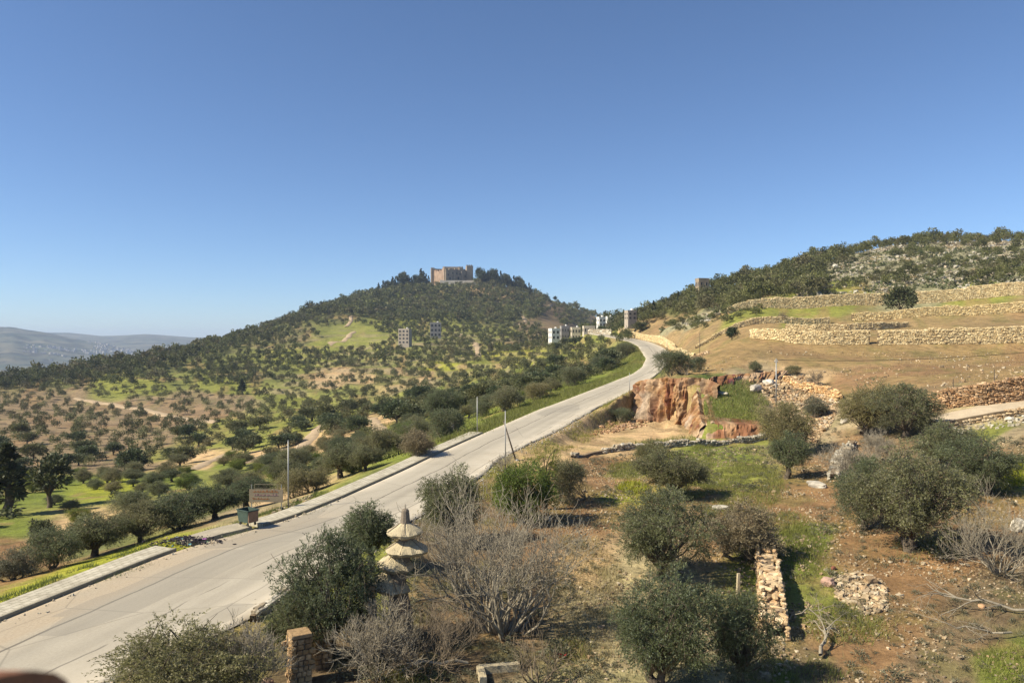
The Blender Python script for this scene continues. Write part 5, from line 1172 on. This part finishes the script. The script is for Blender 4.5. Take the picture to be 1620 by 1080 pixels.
face_wall(MB(), D_, A_, 0, vz(426, 1080), 2, .8, 8, 9).build('wall', M['castle_grey'], cas)
mb = MB(); mb.box((*cp(713, 1062), vz(423, 1062) / 2), (22, 16, vz(422.5, 1062)), .1); mb.build('keep', M['castle_grey'], cas)
for u, d, vt, w_ in ((742.5, 1062, 421, 9), (684.5, 1069, 425, 5), (729, 1056, 423.5, 6)):
    t = MB().box((*cp(u, d), vz(vt, d) / 2), (w_, w_, vz(vt, d)), .25); tw = t.build('tower', M['castle_grey'], cas)
    m2 = MB()
    for k in (-1, 0, 1):
        for s in (-1, 1): m2.box((cp(u, d)[0] + k * w_ * .34, cp(u, d)[1] + s * w_ * .38, vz(vt, d) + .75), (w_ * .2, w_ * .18, 1.5), .25)
    m2.build('merlon_row', M['castle_grey'], tw)
for u, vv, w_, h_ in ((716, 432, 1.6, 2.6), (722, 432, 1.8, 3), (727, 433, 1.6, 2.6), (735, 436, 1.4, 3.2), (709, 435, 1.4, 2.6)):
    f = (u - 703) / 43.; x = B_[0] + (C_[0] - B_[0]) * f; y = B_[1] + (C_[1] - B_[1]) * f
    MB().box((x, y - .02, vz(vv, 1045)), (w_, .3, h_), math.atan2(C_[1] - B_[1], C_[0] - B_[0])).build('window', M['dark_glass'], cas)
for f_, w_, h_ in ((.06, 3.2, .95), (.34, 2.4, .7), (.62, 3.0, .85)):
    MB().box((B_[0] + (C_[0] - B_[0]) * f_ + .5, B_[1] + (C_[1] - B_[1]) * f_ - .9, vz(425, 1050) * h_ / 2), (w_, 2.2, vz(425, 1050) * h_), math.atan2(C_[1] - B_[1], C_[0] - B_[0]), .8).build('buttress', M['castle_grey'], cas)
for f_, vv, w_, h_ in ((.2, 441, 2.2, 3.4), (.5, 440, 2.6, 4), (.8, 438, 1.6, 3.0), (.45, 429, 1.2, 1.6), (.9, 430, 1.2, 2.0)):
    MB().box((B_[0] + (C_[0] - B_[0]) * f_, B_[1] + (C_[1] - B_[1]) * f_ - .03, vz(vv, 1050)), (w_, .34, h_), math.atan2(C_[1] - B_[1], C_[0] - B_[0])).build('window', M['dark_glass'], cas)
face_wall(MB(), cp(696, 1034), cp(750, 1036), -2, vz(443.5, 1036), 1.2, .5, 14, 11).build('terrace_wall', M['castle_pale'], cas)

# ------------------------------------------------------------------ houses
def house(name, label, u0, u1, vt, vb, d, storeys, ncol, mat, depth=.8, rz=0.0, frame=False, roofbits=True, wside=True, cat='building', group=None, win=(.5, .5), sunk=4):
    Wm = (u1 - u0) / F * d; x = ((u0 + u1) / 2 - CU) / F * d; zb = -(vb - HZ) / F * d; H = (vb - vt) / F * d
    dp = Wm * depth; o = thing(name, label, cat, (x, d + dp / 2, zb), rz, group)
    MB().box((0, 0, H / 2 - sunk / 2), (Wm, dp, H + sunk)).build('wall', mat, o)
    r = MB()
    for cx, cy, sx, sy in ((0, -dp / 2 + .15, Wm + .2, .3), (0, dp / 2 - .15, Wm + .2, .3), (-Wm / 2 + .15, 0, .3, dp - .6), (Wm / 2 - .15, 0, .3, dp - .6)): r.box((cx, cy, H + .35), (sx, sy, .7))
    rf = r.build('roof_parapet', mat, o)
    if roofbits: MB().tube((Wm * .2, 0, H), (Wm * .2, 0, H + 1.6), .7, n=10).build('water_tank', M['white_paint'], rf)
    sh = H / storeys
    for s in range(storeys):
        for c in range(ncol):
            cx = -Wm / 2 + Wm * (c + .5) / ncol; ww, wh = Wm / ncol * win[0], sh * win[1]; zc = sh * (s + .5)
            f = MB()
            for a, b, e, g_ in ((cx - ww / 2 - .06, zc, .12, wh + .24), (cx + ww / 2 + .06, zc, .12, wh + .24), (cx, zc - wh / 2 - .06, ww, .12), (cx, zc + wh / 2 + .06, ww, .12)): f.box((a, -dp / 2 - .03, b), (e, .12, g_))
            wf = f.build('window', mat, o); MB().box((cx, -dp / 2 - .005, zc), (ww, .06, wh)).build('pane', M['dark_glass'], wf)
        if wside:
            for c in range(2):
                cy = -dp / 2 + dp * (c + .5) / 2; f = MB().box((-Wm / 2 - .02, cy, sh * (s + .5)), (.08, dp * .2, sh * .45)); f.build('window', M['dark_glass'], o)
    return o
M['raw_conc'] = plain('raw_concrete_blocks', (.36, .31, .25), .95, .25, .5, .4); M['raw_grey'] = plain('grey_block_wall', (.27, .255, .24), .95, .25, .5, .4)
house('apartment_building', 'unfinished four-storey concrete building on the hillside below the castle, nearer the orchard', 631, 649, 521, 544, 590, 4, 3, M['raw_conc'], .7, -.25)
house('apartment_building', 'grey unfinished concrete building to the right of the pale unfinished one', 680, 697, 511, 533, 634, 3, 3, M['raw_grey'], .7, .12)
house('white_house', 'bright white stepped house at the foot of the castle hill, left one of the village', 870, 884, 521, 538, 486, 2, 2, M['white_paint'], 1.0, .35)
house('concrete_house', 'plain grey house behind the white stepped house', 887, 900, 517, 537, 496, 2, 3, M['raw_grey'], .8, .2, win=(.35, .4))
house('white_house', 'pale house with white corner on the right of the grey village house', 904, 918, 519, 538, 490, 2, 3, M['beige'], .8, .1)
house('white_house', 'low beige house right of the village cluster', 923, 941, 517, 527, 450, 1, 4, M['beige'], .7, .1, roofbits=False)
house('white_house', 'small pinkish-white house by the pale road cutting', 946, 957, 503, 517, 440, 2, 2, M['white_paint'], 1.0, .3)
house('grey_house', 'grey two-storey house at the top of the road in the saddle', 991, 1006, 493, 506, 352, 2, 2, M['raw_conc'], .9, .3)
house('white_house', 'small white house with a flat roof behind trees in the saddle', 960, 970, 502, 510, 470, 1, 2, M['white_paint'], .9, .2)
house('stone_ruin', 'small flat-roofed ruin breaking the ridge line of the rocky hill', 1104, 1121, 442, 456, 376, 1, 2, M['castle_grey'], .8, .2, roofbits=False, win=(.35, .35))
house('block_hut', 'small block hut on the rocky hill at the right frame edge', 1606, 1640, 432, 452, 262, 1, 2, M['raw_conc'], .6, 0, roofbits=False)
stone_wall('retaining_wall', 'pale yellowish road cutting wall below the saddle houses', [np.array([(u - CU) / F * d, d, 0]) for u, d in ((930, 415), (950, 410), (968, 404))], 3.2, (.9, .6, .5), .7, PALE * 1.1, .05, 21, .2)
# far town: too many and too small to count
R = np.random.default_rng(77); mb = MB(); placed = 0
for _ in range(9000):
    u, v = R.uniform(-60, 330), R.uniform(535, 600)
    d = R.uniform(3000, 5200); x = (u - CU) / F * d
    iu = np.clip((u - hu[0]) / 6, 0, len(hu) - 1).astype(int); jd = int(np.clip((d - hd[0]) / (hd[1] - hd[0]), 0, len(hd) - 1)); z = HZg[iu, jd]; vv = HZ - F * z / d
    if not (532 < vv < 598) or fbm(x / 300, d / 300, 3, 5) < .06 + .3 * abs(vv - 575) / 60: continue
    s = R.uniform(7, 16); mb.box((x, d, z + 2), (s, s * R.uniform(.7, 1.2), R.uniform(6, 14)), R.uniform(0, 3)); placed += 1
    if placed > 650: break
tag(mb.build('far_town', plain('far_white_walls', (.40, .38, .35), .9, .15, .01)), 'scattered white buildings of the far town', kind='stuff')

# ------------------------------------------------------------------ poles and cables
def pole(label, u, v, vtop, r, mat, d=None, lean=(0, 0), arm=0, name='utility_pole', cap=True):
    P = spot(u, v, d); H = (v - vtop) / F * P[1] if d is None else -(vtop - HZ) / F * P[1] - P[2]
    o = thing(name, label, 'pole', tuple(P)); MB().tube((0, 0, -.4), (lean[0], lean[1], H), r, r * .75, 10).build('shaft', mat, o, True)
    MB().tube((lean[0] * .0, 0, -.05), (0, 0, .12), r * 2.2, r * 1.7, 10).build('footing', M['concrete'], o)
    if arm: 
        MB().box((lean[0] * .93, lean[1] * .93, H * .93), (arm, .08, .10)).build('crossarm', mat, o)
        MB().tube((lean[0] - arm * .4, lean[1], H * .94), (lean[0] - arm * .4, lean[1], H * .94 + .18), .035, n=8).build('insulator', M['white_paint'], o)
        MB().tube((lean[0] + arm * .4, lean[1], H * .94), (lean[0] + arm * .4, lean[1], H * .94 + .18), .035, n=8).build('insulator', M['white_paint'], o)
    elif cap: MB().tube((lean[0], lean[1], H - .02), (lean[0], lean[1], H + .05), r * .95, r * .8, 10).build('cap', mat, o)
    return o, P, H
pole('grey metal street pole beside the sign board', 456, 806, 697, .055, M['metal'])
pole('thin grey pole on the verge at the end of the pavement', 755, 687, 628, .07, M['metal'])
pole('slim pale pole standing upright next to the leaning pole', 799.5, 742, 650, .06, M['metal'])
o, P, H = pole('dark wooden pole leaning over the road edge by the bright bush', 818, 728, 666, .09, M['wood_pole'], lean=(-1.35, 0))
pole('thin pole at the road edge above the quarry face', 996, 623, 590, .06, M['metal'])
pole('thin dark pole behind the road bend wall', 1107, 564, 527, .07, M['wood_pole'])
pole('short thin pole beside the road at the bend', 1055, 560, 538, .06, M['metal'])
o6, P6, H6 = pole('tall greenish metal pole with a cable at the rim of the rubble slope', 1228, 642, 567, .10, M['metal'], arm=.5)
o7, P7, H7 = pole('wooden pole carrying the far end of the cable past the frame edge', 1800, 700, 535, .10, M['wood_pole'], d=110, arm=.5)
a, b = np.array((P6[0], P6[1], P6[2] + H6 * .97)), np.array((P7[0], P7[1], P7[2] + H7 * .97)); segs = []
pts = [a + (b - a) * t - np.array((0, 0, 1.1 * 4 * t * (1 - t))) for t in np.linspace(0, 1, 25)]
segs = [(pts[i], pts[i + 1], .035, .035) for i in range(24)]; V, Fq = tubes(segs, 5)
tag(link('cable', mesh_from('cable', V, Fq, M['wire'])), 'thin black cable strung across the ochre field from the greenish pole', 'cable')
# fence posts on top of the reddish wall
for i, (u, v) in enumerate(((1508, 622), (1573, 606))):
    P = at(u, v); MB_ = MB().tube((0, 0, -.3), (0, 0, 1.7), .05, .045, 8); o = MB_.build('fence_post', M['wood_pole']); o.location = P
    tag(o, ['thin post over the reddish stone wall, nearer the joined olives', 'thin post over the reddish stone wall, nearer the frame edge'][i], 'post')
# small white sign
P = at(716, 688); o = thing('road_sign', 'small white plate sign on a short post where the pavement ends', 'sign', tuple(P)); MB().tube((0, 0, -.2), (0, 0, 1.3), .03, n=8).build('post', M['metal'], o); MB().box((0, -.04, 1.15), (.32, .03, .9)).build('plate', M['white_paint'], o)

# ------------------------------------------------------------------ sign board by the pavement
P = spot(421, 820, 56.5); P[2] = -12.5
sb = thing('sign_board', 'weathered tan sign board with orange and mauve lettering beside the street pole', 'sign', tuple(P), -.06, scale=.84)
M['board'] = plain('faded_tan_board', (.215, .18, .13), .9, .2, 2, .2); M['ink'] = plain('dark_letters', (.04, .035, .03), .8, .1, 3, 0); M['orange'] = plain('faded_orange_letters', (.36, .15, .05), .85, .2, 4, 0); M['mauve'] = plain('faded_mauve_letters', (.28, .17, .20), .85, .2, 4, 0)
MB().box((0, 0, 1.22), (3.05, .06, 1.12)).build('panel', M['board'], sb)
for x in (-1.35, 1.35): MB().tube((x, .09, -.5), (x, .09, 2.2), .04, n=8).build('leg', M['metal'], sb)
fr = MB(); [fr.box((0, -.005, z), (2.1, .04, .035)) for z in (1.83, 2.22)]; [fr.box((x, -.005, 2.02), (.035, .04, .36)) for x in (-1.04, 1.04)]; fr.build('header_frame', M['board'], sb)
def scribble(x0, x1, z, h, seed, cursive=True):
    """weathered joined script, too small in the photograph to be read: a base stroke with uprights, bowls and dots"""
    R = np.random.default_rng(seed); m = MB(); x = x0
    while x < x1 - .1:
        L_ = R.uniform(.18, .42); L_ = min(L_, x1 - x)
        m.box((x + L_ / 2, 0, z), (L_, .025, h * .16))
        for k in range(R.integers(1, 4)):
            xx = x + L_ * R.random(); hh = h * R.uniform(.35, 1.0); m.box((xx, 0, z + hh / 2 + h * .081), (h * .15, .024, hh))
        if R.random() < .6: m.box((x + L_ * R.random(), 0, z - h * .33), (h * .18, .024, h * .16))
        x += L_ + .05
    return m
q = scribble(-.95, .95, 1.94, .2, 3); [q.V.__setitem__(i, (v[0], v[1] - .005, v[2])) for i, v in enumerate(q.V)]; q.build('header_letters', M['ink'], sb)
for nm, z, h, mt, s_, xa, xb in (('lettering_row', 1.56, .17, 'orange', 5, -1.2, 1.1), ('lettering_row', 1.25, .17, 'mauve', 6, -1.1, 1.2), ('lettering_row', .93, .13, 'orange', 7, -1.2, .3)):
    q = scribble(xa, xb, z, h, s_); [q.V.__setitem__(i, (v[0], v[1] - .045, v[2])) for i, v in enumerate(q.V)]; q.build(nm, M[mt], sb)

# green dumpster
P = at(392, 838); P[2] = road_z(P[1]) + .2
db = thing('dumpster', 'dark green metal dumpster with a brown end standing on the pavement', 'dumpster', tuple(P), -.65)
M['bin_green'] = plain('dark_green_steel', (.05, .075, .06), .6, .3, 3, .2); M['bin_brown'] = plain('brown_steel', (.23, .15, .10), .9, .4, 3, .4)
d_ = MB(); V = []
for z, k in ((.22, .84), (1.0, 1.0)): V += [(-.62 * k, -.42 * k, z), (.62 * k, -.42 * k, z), (.62 * k, .42 * k, z), (-.62 * k, .42 * k, z)]
d_.add(V, [[3, 2, 1, 0], [0, 1, 5, 4], [1, 2, 6, 5], [2, 3, 7, 6], [3, 0, 4, 7]]); inner = [(x * .93, y * .93, z + .03) for x, y, z in V]; d_.add(inner, [[0, 1, 2, 3], [4, 5, 1, 0], [5, 6, 2, 1], [6, 7, 3, 2], [7, 4, 0, 3]]); d_.build('body', M['bin_green'], db)
r_ = MB(); [r_.box((0, s * .43, 1.02), (1.32, .06, .07)) for s in (-1, 1)]; [r_.box((s * .63, 0, 1.02), (.06, .8, .07)) for s in (-1, 1)]; r_.build('rim', M['bin_green'], db)
MB().box((.615, 0, .62), (.06, .74, .7), 0, 1).build('end_panel', M['bin_brown'], db)  # end panel in a lighter brown than the green body
for x in (-.42, .42):
    for y in (-.28, .28): MB().tube((x, y - .03, .1), (x, y + .03, .1), .1, n=12).build('wheel', M['wire'], db)
# burnt litter on the broken pavement
R = np.random.default_rng(8); q = RL[np.argmin(abs(dr - 47.0)), :2] + nrm[np.argmin(abs(dr - 47.0))] * .9
n = 420; X = q + R.normal(0, (1.0, .6), (n, 2)); s = .075 * R.lognormal(0, .5, (n, 1)) * R.uniform(.5, 1.6, (n, 3)) * np.array([1, 1, .45]); V, fs = blob_rocks(n, R, s, .4, .25)
tin = np.where(R.random((n, 1)) < .93, np.array([[.035, .03, .035]]), R.uniform(.1, .5, (n, 3))); V, Fq, T = place_rocks(V, fs, np.stack([X[:, 0], X[:, 1], road_z(X[:, 1]) + .08 + .22 * np.exp(-((X - q) ** 2).sum(1))], 1), R.uniform(0, 6, n), tin)
tag(link('rubbish', mesh_from('rubbish', V, Fq, M['stone'], T)), 'burnt black rubbish strewn over the broken pavement', kind='stuff')

# ------------------------------------------------------------------ tiered stone tower and pillars
def lathe(prof, n, wob, seed, ang0=0):
    V, Fq = [], []
    for r, z in prof:
        for k in range(n):
            a = k * 2 * math.pi / n + ang0; w_ = 1 + wob * float(fbm(k * 1.3, z * .8, 2, seed)); V.append((r * w_ * math.cos(a), r * w_ * math.sin(a), z))
    for i in range(len(prof) - 1):
        for k in range(n): Fq.append([i * n + k, i * n + (k + 1) % n, (i + 1) * n + (k + 1) % n, (i + 1) * n + k])
    Fq.append(list(range(n - 1, -1, -1))); Fq.append([(len(prof) - 1) * n + k for k in range(n)]); return V, Fq
M['slab'] = plain('pale_stone_slab', (.44, .375, .245), .95, .35, 3.2, .9); M['slab_dark'] = plain('brown_stone_post', (.20, .165, .125), .95, .3, 3, .6); M['clad'] = plain('ochre_stone_cladding', (.33, .225, .12), .95, .5, 4, .9)
TWD = 33.0; tb = spot(634, 1000, TWD)
tw = thing('stone_tower', 'tall tiered garden tower of stacked conical stone slabs rising from the bushes', 'tower', tuple(tb))
def loc(u, v): return ((u - CU) / F * TWD - tb[0], 0.0, -(v - HZ) / F * TWD - tb[2])
def disc(u, v, r, h, seed, tilt=0):
    x, y, z = loc(u, v); V, Fq = lathe([(r * .45, -.26), (r * .70, -.22), (r * .91, -.13), (r, -.02), (r * .93, .05), (r * .75, h * .36), (r * .5, h * .62), (r * .22, h)], 26, .10, seed)
    V = [tuple(np.array(q) * (1 + .045 * float(fbm(q[0] * 4 + seed * 5, q[1] * 4 + q[2] * 5, 3, seed))) + np.array([0, 0, .05 * float(fbm(q[0] * 3, q[1] * 3, 2, seed + 40))])) for q in V]
    ct, st = math.cos(tilt), math.sin(tilt); V = [(x + a * ct + c * st, y + b, z - a * st + c * ct) for a, b, c in V]
    m = MB(); m.add(V, Fq); o = m.build('slab', M['slab'], tw)
    k = MB()
    for i in range(5):
        a = i * 1.26 + seed; p = np.array((x + .25 * r * math.cos(a), y + .25 * r * math.sin(a), z + h * .98)); e = np.array((x + 1.0 * r * math.cos(a), y + 1.0 * r * math.sin(a), z + .02)); k.tube(p, e, .018, .018, 4)
    k.build('joint', M['slab_dark'], o)
disc(641, 840, .80, .40, 1); disc(644, 868, .92, .46, 2); disc(625, 893, .82, .55, 3, .12); disc(614, 926, .95, .6, 4, .2)
x, y, z = loc(641, 828); pst = MB(); V, Fq = lathe([(.20, -.1), (.22, .05), (.19, .3), (.16, .58), (.12, .64)], 10, .06, 7); pst.add([(a + x, b, c + z) for a, b, c in V], Fq); pst.tube((x, 0, z + .6), (x, 0, z + .85), .025, .015, 6); pst.build('finial', M['slab_dark'], tw)
cr = MB(); c_ = [loc(641, 836), loc(642, 866), loc(632, 892), loc(626, 924), (0.05, 0, 0.9), (0, 0, -.3)]
for i in range(len(c_) - 1): cr.tube(c_[i + 1], c_[i], .34 + .05 * i, .30 + .04 * i, 9)
cr.build('core', M['slab_dark'], tw)
for i, (u, d, vt, wd, lab) in enumerate(((474, 28.4, 1003, .74, 'ochre stone-clad pillar leftmost of the three among the bushes'), (508, 30.0, 1002, .66, 'ochre stone-clad pillar in the middle of the three'), (578, 32.0, 930, .62, 'ochre stone-clad pillar nearest the tiered tower'))):
    P = spot(u, 1050, d); H = -(vt - HZ) / F * d - P[2]; o = thing('stone_pillar', lab, 'pillar', tuple(P), .5)
    R = np.random.default_rng(30 + i); pos, sz, rt = [], [], []
    for c in range(int(H / .2)):
        for f in range(4):
            s = -wd / 2
            while s < wd / 2 - .05:
                l = R.uniform(.14, .3); a = f * math.pi / 2; m_ = s + l / 2; s += l; e = (m_, -wd / 2 + .05); pos.append((e[0] * math.cos(a) - e[1] * math.sin(a), e[0] * math.sin(a) + e[1] * math.cos(a), c * .2 + .1)); sz.append((l, .16, .2)); rt.append(a)
    n = len(pos); V, fs = blob_rocks(n, R, np.array(sz), .45, .1); tin = np.array([(.36, .24, .12), (.42, .29, .16), (.28, .18, .09)])[R.integers(0, 3, n)] * R.uniform(.8, 1.2, (n, 1)); V, Fq, T = place_rocks(V, fs, np.array(pos), np.array(rt), tin)
    link('shaft', mesh_from('shaft', V, Fq, M['stone'], T), o); MB().box((0, 0, H / 2 - .05), (wd * .8, wd * .8, H)).build('core', M['slab_dark'], o); MB().box((0, 0, H + .05), (wd * 1.08, wd * 1.08, .14), 0, .94).build('cap', M['clad'], o, bevel=.02)
# timber post and beam in the shaded pit, low kerb at the lower edge, red rag
P = at(1167, 948); o = MB().box((0, 0, .55), (.16, .14, 1.5), 0, .9).build('timber_post', M['slab'], bevel=.01); o.location = P; o.rotation_euler = (0, .04, .2); tag(o, 'single pale upright post at the edge of the dark shaded pit', 'post')
P = spot(790, 1062, 29.4); o = MB().box((0, 0, .12), (1.6, .28, .34), .06).box((-.72, -.55, .12), (.28, 1.1, .32), .06).build('stone_kerb', M['slab'], bevel=.02); o.location = P; o.rotation_euler = (0, 0, .1); tag(o, 'low pale stone kerb corner at the lower edge under the fig bush', 'kerb')
P = at(890, 1046); V, Fq = [], []
R = np.random.default_rng(4)
for i in range(5):
    for j in range(4): V.append(((i - 2) * .08 + R.normal(0, .015), (j - 1.5) * .06 + R.normal(0, .01), .34 + .06 * math.sin(i * 1.7 + j) - .05 * j))
for i in range(4):
    for j in range(3): Fq.append([i * 4 + j, (i + 1) * 4 + j, (i + 1) * 4 + j + 1, i * 4 + j + 1])
me = mesh_from('red_rag', np.array(V), Fq, plain('red_cloth', (.5, .03, .035), .9, .15, 6, .2)); o = link('red_rag', me, None, tuple(P)); so = o.modifiers.new('thickness', 'SOLIDIFY'); so.thickness = .012
tag(o, 'small red rag caught in twigs right of the fig bush', 'rag')
# clay-coloured rooftop parapet under the camera
bl_ = thing('parapet', 'blurred clay-red rooftop parapet at the lower corner, close to the viewer', 'parapet', (-.70, .64, -.3165), math.radians(-14))
M['clay'] = plain('clay_coping', (.26, .115, .065), .85, .3, 9, .4)
V, Fq = [], []
for i in range(25):
    for k in range(13):
        a = math.pi * k / 12; V.append((-1.6 + i * .0775, -.14 * math.cos(a) * 1.0, -.02 + .055 * math.sin(a) + .006 * math.sin(i * 1.9)))
for i in range(24):
    for k in range(12): Fq.append([i * 13 + k, i * 13 + k + 1, (i + 1) * 13 + k + 1, (i + 1) * 13 + k])
m = MB(); m.add(V, Fq); m.add([V[24 * 13 + k] for k in range(13)], [list(range(13))]); m.build('coping', M['clay'], bl_, True)
MB().box((-.68, 0, -6.35), (1.83, .22, 12.66)).build('wall', M['beige'], bl_)
# ------------------------------------------------------------------ haze, light, camera
def haze_box(density, color, aniso):
    x0, x1, y0, y1, z0, z1 = -11400, 11400, -1900, 11400, -264, 150
    V = [(x, y, z) for z in (z0, z1) for y in (y0, y1) for x in (x0, x1)]
    Fc = [[0, 2, 3, 1], [4, 5, 7, 6], [0, 1, 5, 4], [2, 6, 7, 3], [0, 4, 6, 2], [1, 3, 7, 5]]
    m, nt, out = new_mat('pale_air'); g = N(nt)
    pv = g.n('ShaderNodeVolumePrincipled', {'Color': (*color, 1), 'Density': density, 'Anisotropy': aniso})
    nt.links.new(pv.outputs[0], out.inputs['Volume'])
    o = link('haze', mesh_from('haze', V, Fc, m)); tag(o, 'thin blue haze over the far hills', kind='stuff')
haze_box(HAZE, (.62, .76, 1.0), .0)

w = bpy.data.worlds.new('World'); scene.world = w; w.use_nodes = True
nt = w.node_tree; bg = nt.nodes['Background']
sky = nt.nodes.new('ShaderNodeTexSky'); sky.sky_type = 'NISHITA'; sky.sun_disc = False
sky.sun_elevation = SUN_EL; sky.sun_rotation = math.atan2(SUN_AZ[0], SUN_AZ[1])
sky.altitude = 1500; sky.air_density = .9; sky.dust_density = SKY_DUST; sky.ozone_density = SKY_OZONE
nt.links.new(sky.outputs[0], bg.inputs['Color']); bg.inputs['Strength'].default_value = SKY_STRENGTH
L = bpy.data.lights.new('sun', 'SUN'); L.energy = SUN_STRENGTH; L.angle = math.radians(.5); L.color = (1.0, .89, .70)
lo = bpy.data.objects.new('sun', L); col.objects.link(lo)
sv = Vector((SUN_AZ[0] * math.cos(SUN_EL), SUN_AZ[1] * math.cos(SUN_EL), math.sin(SUN_EL)))
lo.rotation_euler = (-sv).to_track_quat('-Z', 'Y').to_euler(); lo.location = (-60, 10, 60)

cam = bpy.data.cameras.new('camera'); co = bpy.data.objects.new('camera', cam); col.objects.link(co)
co.location = (0, 0, 0); co.rotation_euler = (math.radians(90), 0, 0)
cam.sensor_width = 36; cam.lens = 36 * F / 1620; cam.clip_start = .05; cam.clip_end = 40000
cam.dof.use_dof = True; cam.dof.focus_distance = 120; cam.dof.aperture_fstop = 3.5
scene.camera = co
scene.view_settings.view_transform = 'Standard'; scene.view_settings.look = 'None'; scene.view_settings.exposure = EXPOSURE; scene.view_settings.gamma = 1
scene.render.engine = 'CYCLES'
c = scene.cycles; c.max_bounces = 5; c.diffuse_bounces = 2; c.glossy_bounces = 2; c.transmission_bounces = 3; c.volume_bounces = 0; c.transparent_max_bounces = 6
c.use_denoising = True
c.sample_clamp_indirect = 4
